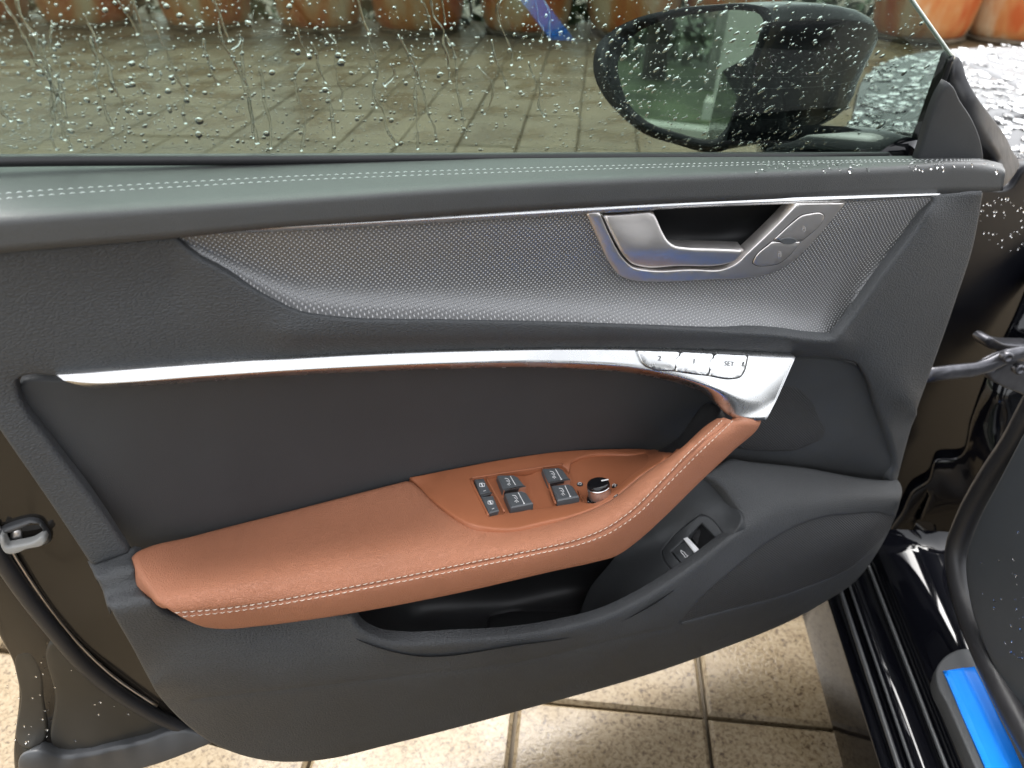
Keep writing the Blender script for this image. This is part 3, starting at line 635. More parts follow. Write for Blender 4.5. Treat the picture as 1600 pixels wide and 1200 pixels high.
# memory buttons stand in dark joints on the bow
import copy; Ymem = copy.copy(Ybow); Ymem.k, Ymem.sg = 48, 70.0
mem = [('2', (1031, 559.5), [(995.5, 547, 1), (1062.5, 549, 1), (1061, 556), (1055.5, 572), (1053.5, 579.3, 1), (1015, 574.3), (1007, 569)]),
       ('1', (1085, 564), [(1064.5, 549.2, 1), (1115.5, 552, 1), (1113.5, 560), (1108.5, 577), (1106.5, 586, 1), (1055.5, 579.6, 1), (1058, 572)]),
       ('SET', (1140, 568), [(1117.5, 552.2, 1), (1168.5, 555, 1), (1166, 568), (1162, 581), (1155, 589.5), (1147, 591), (1108.5, 586.3, 1), (1111, 577)])]
for tx, (tu, tv), pts in mem:
    C = curve(pts, step=4); cc = C.mean(0); dn = np.linalg.norm(C-cc, axis=1)[:, None]
    Cg = C+(C-cc)/dn*1.3; Cg[:, 1] = np.maximum(Cg[:, 1], C[:, 1].min())
    patch('memory_button_joint', Cg, Deep(Ymem, -.0010), M['black'], BOW, r=1, d=0, res=9, back=0)
    mbn = patch('memory_button', C, Deep(Ymem, -.0019), M['alu'], BOW, r=1.6, d=.0005, res=8, back=.0015)
    text_px('lettering', tx, tu, tv, 7.5 if tx != 'SET' else 7, R(5), Deep(Ymem, -.0024), 0.0, M['ink'], BOW)
mk = MB(); ribbon(mk, [(1162.5, 565), (1161, 572)], 1.6, Deep(Ymem, -.0024), 0.0); mk.build('button_mark', M['ink'], BOW, False)
for (u, v) in ((1059, 565), (1112, 569)):
    slab('button_marker', [(u+1.5, v-9), (u+3.2, v-7), (u+.5, v+8), (u-1.8, v+9.5), (u-3.2, v+7.5), (u-.5, v-8)], Deep(Ymem, -.0012), M['alu'], BOW, .0012, .001, .0003, .6)
# --- corner panel with tweeter mesh
Ycor = TPS([[(1180, 553, .004), (1335, 566, .002)], [(1395, 700, .004), (1393, 738, .004)], [(1140, 713, .010), (1250, 726, .009), (1385, 750, .008)], [(1140, 728, .016), (1250, 742, .016), (1390, 760, .014)], [(1260, 640, .010)]])
COR = patch('corner_panel', [(1170, 565, 1), (1250, 560), (1325, 566), (1340, 571), (1349, 583), (1371, 638), (1392, 690), (1398, 722), (1396, 745), (1388, 760), (1250, 742), (1150, 729), (1090, 726, 1), (1130, 640, 1)], Ycor, M['soft'], DOOR, r=5, d=.0035, res=16, back=.012)
patch('tweeter_mesh', [(1150, 700, 1), (1190, 640, 1), (1215, 604), (1238, 604), (1253, 610), (1263, 620), (1282, 656), (1290, 673), (1286, 683), (1266, 694), (1243, 703.5), (1215, 705), (1170, 703)], Ycor, M['grille'], COR, r=3, d=.0016, res=14, off=.0010, back=.003)
# --- lower panel with pocket
Ylow = TPS([[(132, 876, -.013), (207, 853, -.014)], [(139, 888, -.019), (208, 868, -.021)], [(146, 901, -.035), (213, 885, -.038)], [(157, 930, -.0425), (228, 915, -.046)], [(163, 945, -.058), (236, 930, -.062)], [(170, 960, -.061), (250, 955, -.066)],
 [(230, 1060, -.060), (250, 1090, -.060)], [(200, 1010, -.061), (330, 990, -.068), (480, 978, -.074), (545, 970, -.080)],  [(550, 970, -.082), (590, 1000, -.092), (640, 1010, -.098), (800, 997, -.100), (950, 966, -.096), (1050, 907, -.084), (1160, 830, -.066), (1220, 800, -.054), (1300, 786, -.044), (1410, 778, -.030)],
 [(600, 1025, -.0945), (800, 1012, -.1005), (950, 982, -.0965), (1060, 922, -.0855), (1170, 845, -.069), (1290, 803, -.050), (1400, 797, -.034)],
 [(1150, 740, -.020), (1280, 755, -.020), (1404, 760, -.012)], [(1143, 712, .004), (1250, 725, .004), (1400, 746, .004)], [(1165, 800, -.050), (1140, 760, -.030)],
 [(235, 1068, -.064), (330, 1085, -.076), (450, 1073, -.086), (620, 1053, -.0930), (800, 1035, -.0965), (900, 1012, -.0955), (1000, 985, -.0925), (1100, 960, -.084), (1260, 915, -.066), (1340, 870, -.052), (1385, 825, -.036)],
 [(345, 1105, -.074), (450, 1095, -.082), (620, 1078, -.0885), (800, 1060, -.0915), (1000, 1012, -.0870), (1260, 932, -.062)],
 [(250, 1100, -.060), (330, 1165, -.058), (480, 1194, -.060), (800, 1116, -.062), (1280, 950, -.040), (1345, 905, -.032), (1390, 832, -.018)]], 20, 4e-3)
low_px = [(134, 876, 1), (168, 866), (207, 853, 1), (213, 900), (250, 950), (330, 975), (480, 960), (545, 962, 1), (556, 976), (572, 990), (598, 1002), (640, 1009), (720, 1004), (800, 996), (880, 983), (950, 964), (1000, 940), (1060, 902), (1137, 843), (1157, 824), (1162, 808), (1151, 789), (1127, 759), (1100, 740, 1), (1143, 713, 1), (1150, 714.5), (1250, 727), (1382, 747.5), (1405, 748), (1413, 768), (1410, 784), (1393, 830), (1372, 868), (1345, 905), (1280, 950), (1100, 1028), (800, 1118), (600, 1170), (520, 1189), (480, 1194), (400, 1190), (330, 1165), (280, 1128), (247, 1092), (205, 1015), (166, 945), (152, 912)]
spk_px = [(1396, 811, 1), (1388, 806), (1330, 804), (1290, 808), (1262, 816), (1205, 845), (1150, 888), (1092, 940), (1062, 974, 1), (1120, 958), (1250, 921), (1338, 880), (1370, 848)]
LOW = patch('lower_panel', low_px, Ylow, M['lower'], DOOR, r=8, d=.0042, res=13, back=.010, holes=[spk_px], hr=(4, .0016), grooves=[(curve([(300, 1093), (450, 1078), (620, 1058), (800, 1037), (1000, 992), (1052, 982)], False, 9), 5, .0008)])
patch('speaker_mesh', [(1400, 806, 1), (1390, 801), (1330, 799), (1288, 803), (1258, 811), (1200, 840), (1145, 884), (1086, 937), (1050, 982, 1), (1122, 963), (1254, 926), (1342, 885), (1376, 850)], Deep(Ylow, .0012), M['grille'], LOW, r=1, d=0, res=12, back=0)
Ycon = TPS([[(1070, 725, -.012), (1110, 742, -.016), (1150, 785, -.036), (1160, 810, -.060), (1137, 842, -.065), (1060, 902, -.079), (1000, 938, -.086)], [(1020, 830, -.020), (1060, 800, -.022), (980, 870, -.010)], [(1090, 850, -.054), (1050, 870, -.054)], [(930, 950, -.04)]])
frame_px = [(1035, 868), (1034, 861), (1040, 852), (1087, 810), (1096, 804.5), (1103, 806), (1136, 842, 1), (1062, 903, 1)]
well_px = [(1048, 862, 1), (1097, 817.5, 1), (1119, 841, 1), (1070, 887, 1)]
CON = patch('switch_console', [(1010, 800, 1), (1070, 735, 1), (1110, 745), (1128, 761), (1150, 790), (1160, 808), (1156, 822), (1137, 841), (1060, 901), (1000, 939), (950, 962), (905, 975), (915, 930), (960, 870)], Ycon, M['soft'], LOW, r=3, d=.0015, res=14, back=.01, holes=[frame_px])
FR = patch('switch_frame', frame_px, Ycon, M['soft'], LOW, r=3, d=.0016, res=8, off=.0004, back=.008, holes=[well_px])
patch('switch_well', [(1042, 862, 1), (1097, 811, 1), (1125, 841, 1), (1070, 893, 1)], Deep(Ycon, .012), M['black'], FR, r=1, d=0, res=10, back=0)
slab('rocker_key', [(1050, 861, 1), (1071, 843.5, 1), (1090, 868, 1), (1069, 885.5, 1)], Deep(Ycon, .001), M['soft'], FR, .0005, .008, .0005, 1.2)
slab('silver_bar', [(1068.5, 843.5), (1075, 841), (1094.5, 863.5), (1088, 869.5)], Deep(Ycon, .001), M['silver'], FR, .0035, .004, .0006, 1.0, sharp=True)
slab('rocker_tail', [(1077, 838, 1), (1092, 824, 1), (1110, 846, 1), (1097, 860, 1)], Deep(Ycon, .009), M['black'], FR, .0005, .004, .0005, 1.2)
cb = MB(); ribbon(cb, [(1064, 860.5), (1065.5, 861.5), (1069, 863.5), (1072.5, 868), (1075, 868.5), (1073.5, 870.5), (1070.5, 871.5), (1068.5, 868), (1065.5, 865), (1064, 862.8), (1064, 860.5)], 0.9, Deep(Ycon, .001), .0008); cb.build('boot_symbol', M['print'], FR, False)
Ypk = TPS([[(480, 930, -.02), (700, 900, .02), (950, 850, .02), (1080, 780, .0)], [(560, 985, -.07), (640, 1018, -.088), (800, 1004, -.09), (950, 975, -.085), (1060, 910, -.076)], [(650, 970, -.01), (800, 965, -.005), (950, 935, -.005)]])
patch('pocket_liner', [(470, 930, 1), (700, 880, 1), (1060, 770, 1), (1140, 800, 1), (1065, 912), (950, 980), (800, 1010), (640, 1024), (540, 990)], Ypk, M['black'], LOW, r=2, d=0, res=18, back=0, grooves=[(curve([(762, 992), (764, 965), (790, 956), (850, 954), (945, 962)], False, 6), 3, .002)])
# --- leather armrest
Yarm = TPS([[(207, 861, -.020), (300, 833, .010), (450, 795, .020), (638, 746, .022), (700, 735, .022)], [(212, 885, -.040), (300, 870, -.030), (500, 828, -.022), (650, 795, -.022)],
 [(228, 918, -.062), (300, 905, -.066), (500, 872, -.070), (740, 830, -.070), (800, 826, -.070), (900, 802, -.070), (950, 778, -.068), (1000, 738, -.062), (1060, 697, -.050), (1120, 648, -.036)],
 [(245, 948, -.082), (300, 942, -.088), (500, 912, -.093), (750, 865, -.095), (900, 832, -.095), (960, 805, -.093), (1020, 752, -.086), (1080, 690, -.072), (1145, 655, -.058)],
 [(258, 962, -.085), (350, 955, -.093), (500, 930, -.099), (750, 881, -.101), (900, 849, -.101), (960, 824, -.099), (1030, 762, -.091), (1095, 697, -.077), (1162, 657, -.062)],
 [(330, 987, -.082), (480, 974, -.094), (700, 936, -.096), (900, 890, -.096), (955, 875, -.093), (1020, 830, -.086), (1100, 750, -.070), (1195, 660, -.050)]], 20, 6e-3)
arm_px = [(206, 862, 1), (214, 857), (300, 832.5), (450, 794), (640, 745.5, 1), (652, 755), (690, 789), (715, 806), (740, 817), (765, 822), (795, 823.5), (850, 812.5), (900, 800), (950, 778), (1000, 738), (1060, 696), (1104, 657), (1124, 645, 1), (1150, 653), (1172, 656.5), (1196, 657, 1), (1192, 667), (1150, 708), (1100, 755), (1040, 814), (1000, 850), (965, 874), (930, 884), (880, 895), (700, 936), (480, 975), (400, 985), (345, 989), (320, 986), (280, 969), (245, 943), (225, 913), (212, 885)]
seam_a = curve([(272, 957.5), (350, 951), (500, 926), (620, 903), (750, 876), (850, 856), (905, 842), (945, 826), (985, 799), (1030, 755), (1080, 703), (1115, 670), (1130, 655.5)], False, 6)
seam_b = curve([(284, 963.5), (350, 957), (500, 933), (620, 910), (750, 884), (850, 863), (908, 850), (952, 833), (995, 804), (1043, 757), (1092, 708), (1130, 672), (1146, 656.5)], False, 6)
k_ = min(len(seam_a), len(seam_b)); ra = seam_a[np.linspace(0, len(seam_a)-1, 220).astype(int)]; rb = seam_b[np.linspace(0, len(seam_b)-1, 220).astype(int)]
ARM = patch('armrest', arm_px, Yarm, M['leather'], DOOR, r=10, d=.006, res=13, back=.012, grooves=[((ra*.55+rb*.45)[::2], 3.2, .0022)])
stitches(seam_a, Yarm, .0054, .00054, M['thread'], ARM); stitches(seam_b, Yarm, .0054, .00054, M['thread'], ARM)
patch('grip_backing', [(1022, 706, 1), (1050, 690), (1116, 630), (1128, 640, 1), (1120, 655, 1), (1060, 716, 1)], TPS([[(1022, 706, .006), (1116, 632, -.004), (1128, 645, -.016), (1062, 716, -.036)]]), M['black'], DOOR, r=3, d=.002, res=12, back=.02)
# --- brown switch panel
Ysw = TPS([[(638, 746, .022), (800, 716, .024), (900, 704, .024), (1000, 700, .022), (1045, 704, .016)], [(652, 757, .014), (690, 790, -.030), (740, 817, -.064), (795, 823, -.070), (850, 812, -.069), (900, 800, -.068), (950, 778, -.064), (1000, 738, -.052), (1060, 697, -.026)], [(800, 768, -.018), (900, 752, -.018)]])
sw_px = [(641, 745, 1), (700, 733), (800, 714.5), (880, 704), (950, 700.5), (1000, 700), (1035, 702), (1062, 700, 1), (1000, 741), (950, 780.5), (900, 802.5), (850, 815), (795, 826), (765, 824.5), (740, 819.5), (715, 808.5), (690, 791.5), (652, 757.5)]
well = [(737, 748, 1), (879, 726.5, 1), (886, 732), (910, 783, 1), (764, 805.5, 1)]
dish = [(893, 722), (905, 716), (985, 709), (1012, 710), (1010, 722), (985, 742), (950, 772), (930, 784), (916, 785), (911, 776), (890, 732)]
SW = patch('switch_panel', sw_px, Ysw, M['brown'], DOOR, r=3, d=.0015, res=12, back=.006, holes=[well, dish])
patch('switch_well_floor', [(730, 743, 1), (884, 721, 1), (917, 787, 1), (758, 811, 1)], Deep(Ysw, .0045), M['brown'], SW, r=1, d=0, res=10, back=0, relief=lambda q: -.004*np.exp(-((q[:, 0]-833-(q[:, 1]-765)*.45)/13)**4))
Yd = Deep(Ysw, .004)
patch('knob_dish', [(885, 712, 1), (1025, 702, 1), (1018, 730, 1), (930, 795, 1), (905, 790, 1)], Yd, M['brown'], SW, r=1, d=0, res=10, back=0)
rim = MB()
for ln in ([(735, 749), (763, 806)], [(737, 747), (808, 736), (879, 725.5)], [(848, 732), (868, 787)], [(760, 747), (788, 800)]):
    L = curve([ln[0], ln[1]] if len(ln) == 2 else ln, False, 6); P, _ = surf_pts(L, Ysw, .0002); V, F = tube_mesh(P, .0011, 6); rim.add(V, F)
rim.build('well_rim', M['brown'], SW)
keys = [((776.5, 745.5), (806, 744.5), (820, 763), (786, 769.5)), ((788, 774), (819.5, 769), (833, 790), (797.5, 797)), ((847, 735), (876, 732.5), (889.5, 752), (857, 758)), ((861.5, 762), (892, 758.5), (905, 779.5), (870.5, 786))]
def mid(q, s, t): a = np.array(q, float); return (a[0]*(1-s)+a[1]*s)*(1-t)+(a[3]*(1-s)+a[2]*s)*t
for i, q in enumerate(keys):
    # a lifted rocker: flat grey top that rolls down to the right, chrome foot on the two upper ones
    kb = slab('window_switch', [tuple(p) for p in (mid(q, 0, 0), mid(q, .85, 0), mid(q, 1, .18), mid(q, 1, 1), mid(q, 0, 1))], Ysw, M['key'], SW, .003, .006, .0012, 2.2, round_=False)
    fr = MB(); ribbon(fr, [mid(q, .62, .12), mid(q, .62, .92)], 1.0, Ysw, .0033)
    c = mid(q, .62, .92); ribbon(fr, [c+[-1.2, 0], c+[1.2, .2]], 2.0, Ysw, .0033)
    w_ = [mid(q, .28, .25), mid(q, .42, .3), mid(q, .45, .5), mid(q, .36, .6), mid(q, .42, .75)]
    ribbon(fr, w_, 0.9, Ysw, .0033); ribbon(fr, [mid(q, .28, .45), mid(q, .34, .42), mid(q, .38, .52)], .8, Ysw, .0033); ribbon(fr, [mid(q, .25, .7), mid(q, .31, .62), mid(q, .33, .8)], .8, Ysw, .0033)
    fr.build('window_symbol', M['print'], kb, False)
    if i in (0, 2): slab('chrome_foot', [tuple(mid(q, 0, .96)), tuple(mid(q, 1, .96)), tuple(mid(q, 1.02, 1.08)), tuple(mid(q, .02, 1.08))], Ysw, M['chrome'], kb, .0034, .004, .0004, .5, round_=False)
lk = [((741, 750.5), (755, 748.5), (767, 771.5), (750, 775)), ((751.5, 778), (770, 775.5), (779.5, 799.5), (764, 803.5))]
for i, q in enumerate(lk):
    kb = slab('lock_switch', [tuple(p) for p in (mid(q, 0, 0), mid(q, 1, 0), mid(q, 1, 1), mid(q, 0, 1))], Ysw, M['key'], SW, .0015, .006, .0008, 1.6, round_=False); fr = MB()
    c = mid(q, .5, .45); ribbon(fr, [c+[-4, -2.5], c+[-4, 2], c+[0, 2.6], c+[3.6, 2], c+[3.6, -2.5], c+[0, -3], c+[-4, -2.5]], 1.0, Ysw, .0019); ribbon(fr, [c+[-1.5, -2.5], c+[1.2, 2.2]], 2.0, Ysw, .0019)
    ribbon(fr, [mid(q, .35, .84), mid(q, .6, .82)], .8, Ysw, .0019); fr.build('lock_symbol', M['print'], kb, False)
    if i == 0: slab('chrome_foot', [tuple(mid(q, 0, 1.0)), tuple(mid(q, 1.03, .98)), tuple(mid(q, 1.05, 1.1)), tuple(mid(q, .02, 1.12))], Ysw, M['chrome'], kb, .0019, .004, .0004, .5, round_=False)
# mirror adjuster knob
kp, kn = surf_pts([(936, 774)], Ysw, -.004); kp, kn = kp[0], kn[0]; kn = kn*.55+UPV*.45; kn /= np.linalg.norm(kn)
def lathe_at(name, prof, p, n, m, parent, seg=40, knurl=0.0):
    a = np.cross(n, [1, 0, 0.01]); a /= np.linalg.norm(a); b = np.cross(n, a); V = []; F = []
    for r_, h in prof:
        for k in range(seg):
            t = 2*math.pi*k/seg; rr = r_*(1+(knurl if k % 2 else 0)); V.append(p+n*h+(a*math.cos(t)+b*math.sin(t))*rr)
    for i in range(len(prof)-1):
        for k in range(seg): F.append([i*seg+k, i*seg+(k+1) % seg, (i+1)*seg+(k+1) % seg, (i+1)*seg+k])
    return link(name, V, F, m, parent)
KR = 0.0112
KN = lathe_at('mirror_knob', [(KR*1.12, -.002), (KR*1.12, .002), (KR*1.05, .003), (0.0001, .003)], kp, kn, M['gloss'], SW)
lathe_at('knurled_ring', [(KR*.9, .002), (KR*.93, .006), (KR*.94, .0125)], kp, kn, M['alu_dark'], KN, 72, .035)
lathe_at('bright_edge', [(KR*.96, .0125), (KR*1.0, .0135), (KR*.98, .0147), (KR*.9, .0150)], kp, kn, M['chrome'], KN)
lathe_at('knob_cap', [(KR*.96, .0146), (KR*.97, .0165), (KR*.9, .0185), (KR*.7, .0193), (0.00001, .0195)], kp, kn, M['gloss'], KN)
ktop = kp+kn*.0197; e1_ = RT-kn*(RT@kn); e1_ /= np.linalg.norm(e1_); e2_ = np.cross(kn, e1_)
link('pointer_mark', [ktop+e1_*x*KR+e2_*y*KR for x, y in ((.3, -.05), (.92, .02), (.92, .2), (.3, .14))], [[0, 1, 2, 3]], M['print'], KN, False)
for (u, v) in ((906, 757.5), (960.5, 760), (961.5, 775.5), (922.5, 784.5)):
    p, n_ = surf_pts([(u, v)], Yd, .0002); bd = lathe_at('knob_badge', [(.0031, 0), (.0031, .0006), (.0029, .0008), (.00001, .0008)], p[0], n_[0], M['black'], SW, 20)
    sy = MB(); Yb = Ysw
    ribbon(sy, [(u-2.6, v+1.5), (u-2.6, v-1), (u, v-2), (u+2.4, v-1.2), (u+2.2, v+1.2), (u-.5, v+.6)], .9, Yd, .0013); sy.build('badge_symbol', M['print'], bd, False)
# --- door shell behind the trim
shell_px = [(-80, 540, 1), (0, 640), (60, 730), (200, 930), (330, 1130), (420, 1165), (380, 1178), (310, 1163), (150, 1186), (20, 1225, 1), (18, 1190), (25, 1055), (18, 1032), (0, 1000), (-60, 880), (-80, 840, 1)]
Yshell = TPS([[(-80, 540, .030), (60, 730, .030), (200, 930, .026), (330, 1130, .020)], [(-60, 700, .036), (60, 860, .036), (150, 1000, .034), (250, 1100, .028)], [(-60, 860, .042), (20, 930, .040), (100, 1040, .038), (200, 1110, .034), (270, 1135, .028)], [(-80, 880, .048), (0, 1000, .052), (22, 1050, .054), (20, 1200, .048)], [(75, 1100, .044), (95, 1180, .036), (300, 1140, .024)], [(30, 1195, .030), (160, 1180, .024), (320, 1155, .016)]], 40, .05)
M['latch'] = mat('grey latch plastic', (0.30, 0.30, 0.29), 0.4)
M['shell'] = mat('brownish black shell paint', (0.017, 0.0145, 0.012), 0.14, vary=.3, vscale=14, rvary=.06)
SH = patch('door_shell', shell_px, Yshell, M['shell'], DOOR, r=6, d=.004, res=16, back=.05, relief=lambda q: .0012*np.sin(q[:, 0]*.02+q[:, 1]*.013))
patch('shell_flange', [(75, 1006), (80, 1000), (92, 1003), (110, 1024), (170, 1080), (230, 1118), (290, 1140, 1), (200, 1162), (100, 1178, 1), (86, 1170), (84, 1090)], Deep(Yshell, -.004), M['satin'], SH, r=6, d=.004, res=12, back=.008)
patch('shell_rear_flange', [(28, 1020), (45, 1018), (62, 1040), (68, 1090), (64, 1165), (45, 1172), (32, 1168), (30, 1090)], Deep(Yshell, -.002), M['satin'], SH, r=5, d=.004, res=11, back=.006)
patch('shell_lip', [(32, 1178), (60, 1172), (100, 1182), (200, 1165), (300, 1142), (340, 1160, 1), (250, 1195), (30, 1240, 1)], Deep(Yshell, -.012), M['rubber_g'], SH, r=5, d=.004, res=11, back=.02)
sl = curve([(-60, 770), (-30, 820), (10, 885), (45, 935), (85, 985), (130, 1037), (185, 1082), (235, 1113), (300, 1143)], False, 10); P, _ = surf_pts(sl, Deep(Yshell, -.006), 0); tube('weather_seal', P, .0070, M['rubber'], SH, n=12)
sl2 = curve([(-60, 735), (-10, 812), (30, 880), (70, 940), (120, 1003), (175, 1055), (245, 1103)], False, 10); P, _ = surf_pts(sl2, Deep(Yshell, -.002), 0); tube('seal_carrier', P, .0016, M['alu_dark'], SH, n=8)
lat = [(-12, 838), (-8, 830), (0, 826), (30, 815), (50, 811), (66, 815), (75, 826), (86, 845), (86, 852), (70, 858), (30, 868), (12, 868), (0, 855)]
lhole = [(8, 838, 1), (30, 830), (52, 822), (60, 824), (66, 834), (68, 842), (40, 848), (18, 853), (10, 848)]
lat = [((a-35)*.86+34, (b-842)*.82+842) for a, b in lat]
LT = patch('latch_plate', lat, Deep(Yshell, -.006), M['rubber_g'], SH, r=5, d=.004, res=8, back=.012, holes=[lhole])
patch('latch_frame', [(0, 838), (6, 842), (12, 856), (22, 854), (50, 848), (68, 840), (72, 846), (70, 850), (40, 860), (22, 867), (8, 866), (1, 856)], Deep(Yshell, -.012), M['latch'], SH, r=3, d=.002, res=7, back=.006)
patch('latch_claw', [(15, 834), (30, 830), (34, 845), (20, 849)], Deep(Yshell, -.002), M['alu_dark'], SH, r=3, d=.002, res=6, back=.006)
patch('latch_pocket', [(12, 838, 1), (52, 824, 1), (66, 842, 1), (14, 852, 1)], Deep(Yshell, .006), M['black'], SH, r=1, d=0, res=8, back=0)
wp = rand_in(curve([(40, 1010), (90, 1000), (180, 1085), (290, 1140), (200, 1180), (40, 1195)], step=15), 45); P, N = surf_pts(wp, Deep(Yshell, -.0045), .0002); q0 = []
SHELL_WET = (P, N)
# closed core of the door, its outer skin and sill
core = [(-80, 345, 1), (800, 310, 1), (1540, 290, 1), (1525, 330), (1490, 480), (1420, 660), (1385, 780), (1330, 880), (1260, 935), (800, 1090), (480, 1165), (330, 1120), (180, 940), (-80, 560, 1)]
CC = curve(core, step=30); VB = MB(); fr_ = at(CC, .058); bk = fr_+[0, .075, -.05]; n = len(CC)
VB.add(np.concatenate([fr_, bk]), [[i, (i+1) % n, n+(i+1) % n, n+i] for i in range(n)]+[list(range(n)), list(range(n, 2*n))[::-1]]); VB.build('door_core', M['paint'], DOOR, False)
# --- window
GP = at([(700, 250)], .092)[0]; GN = np.array([0, -math.cos(R(24)), -math.sin(R(24))])     # glass leans in towards the roof
Yg = Plane(GP, GN)
glass_px = [(-90, -200, 1), (1300, -200, 1), (1385, -58), (1425, 0), (1491, 93, 1), (1485, 118), (1428, 246, 1), (1424, 262, 1), (-90, 268, 1)]
GLC = curve(glass_px, step=40)
gv = at(GLC, Yg(GLC)); n = len(gv)
WIN = link('window_glass', np.concatenate([gv, gv-GN*.004]), [list(range(n)), list(range(2*n-1, n-1, -1))], M['glass'], DOOR, False)
ed = MB(); eP = curve([(1300, -200), (1385, -58), (1425, 0), (1491, 93)], False, 10); a = at(eP, Yg(eP)); V, F = tube_mesh(a+GN*-.002, .0019, 8); ed.add(V, F)
M['edge'] = mat('ground glass edge', (0.55, 0.62, 0.55), 0.25, coat=1.0); ed.build('glass_edge', M['edge'], WIN)
patch('run_channel', [(1484, 96, 1), (1493, 90, 1), (1480, 130), (1440, 246), (1433, 262, 1), (1420, 262, 1), (1428, 244), (1470, 135)], Deep(Yg, -.004), M['black'], DOOR, r=3, d=.002, res=9, back=.012)
bl = curve([(-90, 252.5), (0, 251), (400, 249), (850, 246), (1425, 243.5)], False, 12)
P = at(bl, Yg(bl)-.012); tube('belt_seal', P, .0042, M['black'], DOOR, n=10)
# rain on the outside of the glass
gu = np.array([1.0, 0, 0]); gw = np.cross(GN, gu); gw /= np.linalg.norm(gw); gw = gw if gw[2] > 0 else -gw
vis = curve([(-60, -50, 1), (1388, -50, 1), (1425, 0), (1488, 92, 1), (1428, 240, 1), (-60, 244, 1)], step=40)
dp = rand_in(vis, 5200, lambda q: np.clip(.35+.65*q[:, 1]/240, .2, 1))
dr = np.clip(rng.lognormal(math.log(.00046), .60, len(dp)), .0003, .0030)
top = dp[:, 1] < 110; big_ = top & (rng.uniform(size=len(dp)) < .035); dr[big_] = rng.uniform(.0010, .0021, big_.sum())
cg = at(dp, Yg(dp))-GN*.0048
right = dp[:, 0] > 930
ecc = np.where(right, rng.uniform(1.2, 2.2, len(dp)), rng.uniform(.85, 1.3, len(dp))); an = np.where(right, rng.normal(.75, .15, len(dp)), rng.normal(1.5, .5, len(dp)))
dm = drops_mesh(cg, dr, (gu, gw), -GN, ecc, an)
runs = [[(2, 5), (22, 40), (40, 72), (62, 112), (90, 160), (90, 172), (100, 205), (112, 243)], [(24, 0), (30, 30), (55, 62)], [(130, 28), (145, 60), (152, 80), (168, 108), (178, 140), (210, 187)], [(183, 0), (200, 30), (218, 62)], [(345, 40), (352, 75), (362, 95), (372, 112), (385, 150), (398, 200), (404, 232)], [(330, 0), (345, 28), (352, 55), (360, 72)], [(466, 50), (475, 75), (483, 92)], [(487, 72), (496, 90), (502, 115), (510, 137)], [(478, 105), (465, 118), (466, 140), (480, 190), (474, 243)], [(623, 60), (640, 90), (650, 115), (654, 150), (652, 190), (656, 240)], [(700, 60), (712, 95), (718, 150), (728, 190), (731, 222)], [(560, 0), (572, 40), (580, 60)], [(690, 0), (697, 45)], [(240, 40), (262, 90), (285, 140), (300, 158)], [(516, 150), (520, 190), (523, 222)], [(750, 110), (772, 140), (768, 170), (760, 185)], [(360, 85), (372, 78), (378, 65)], [(610, 105), (618, 118), (612, 130), (602, 140)], [(570, 80), (578, 100), (584, 120)]]
for _ in range(24):
    u0, v0 = rng.uniform(-20, 880), rng.uniform(-30, 150); ln = [(u0, v0)]
    for k in range(rng.integers(3, 8)): ln.append((ln[-1][0]+rng.normal(5, 5), ln[-1][1]+rng.uniform(14, 30)))
    runs.append([q for q in ln if q[1] < 243] if ln[2][1] < 243 else [(u0, 20), (u0+6, 50), (u0+9, 90)])
for ln in runs:
    L = curve([(p[0]+rng.normal(0, 1.2), p[1]) for p in ln], False, 4.5); L[:, 0] += np.convolve(rng.normal(0, 1.1, len(L)+4), np.ones(5)/5, 'valid')[:len(L)]
    P = at(L, Yg(L))-GN*.0049; m_ = len(P); rad = .0008*(1+.35*np.convolve(rng.normal(0, 1, m_+6), np.ones(7)/3, 'valid')[:m_]); rad = np.clip(rad, .0004, .0014); rad[0] *= .4; rad[-1] *= 1.6
    tg = np.gradient(P, axis=0); tg /= np.linalg.norm(tg, axis=1)[:, None]+1e-12; sdv = np.cross(tg, GN); V = []; K = 7
    for i in range(m_):
        for q in range(K):
            t = math.pi*q/(K-1); V.append(P[i]+sdv[i]*math.cos(t)*rad[i]-GN*math.sin(t)*rad[i]*.6)
    F = [[i*K+q, i*K+q+1, (i+1)*K+q+1, (i+1)*K+q] for i in range(m_-1) for q in range(K-1)]+[[i*K, (i+1)*K, (i+1)*K+K-1, i*K+K-1] for i in range(m_-1)]+[list(range(K)), [(m_-1)*K+q for q in range(K)]]
    dm.add(V, F)
dm.build('raindrops', M['water'], WIN, True, 'stuff')
mb = MB()
for p_, nn in zip(*SHELL_WET):
    a_ = np.cross(nn, [1, 0, 0.1]); a_ /= np.linalg.norm(a_); q = drops_mesh([p_], [rng.uniform(.0005, .0014)], (a_, np.cross(nn, a_)), nn, [rng.uniform(1, 1.8)], [rng.uniform(0, 3.1)], .5); mb.add(q.V[0], q.F)
mb.build('raindrops', M['water'], SH, True, 'stuff')
ws = np.c_[rng.uniform(1180, 1560, 90), rng.uniform(0, 1, 90)]; ws[:, 1] = np.interp(ws[:, 0], [1180, 1400, 1560], [257, 253, 256])+ws[:, 1]**2*14; P, N = surf_pts(ws, Ysill, .0002); mb = MB()
for p_, nn in zip(P, N):
    a_ = np.cross(nn, [1, 0, 0.1]); a_ /= np.linalg.norm(a_); q = drops_mesh([p_], [rng.uniform(.0005, .0018)], (a_, np.cross(nn, a_)), nn, [rng.uniform(1, 2)], [rng.uniform(-.3, .3)], .5); mb.add(q.V[0], q.F)
mb.build('raindrops', M['water'], SILL, True, 'stuff')
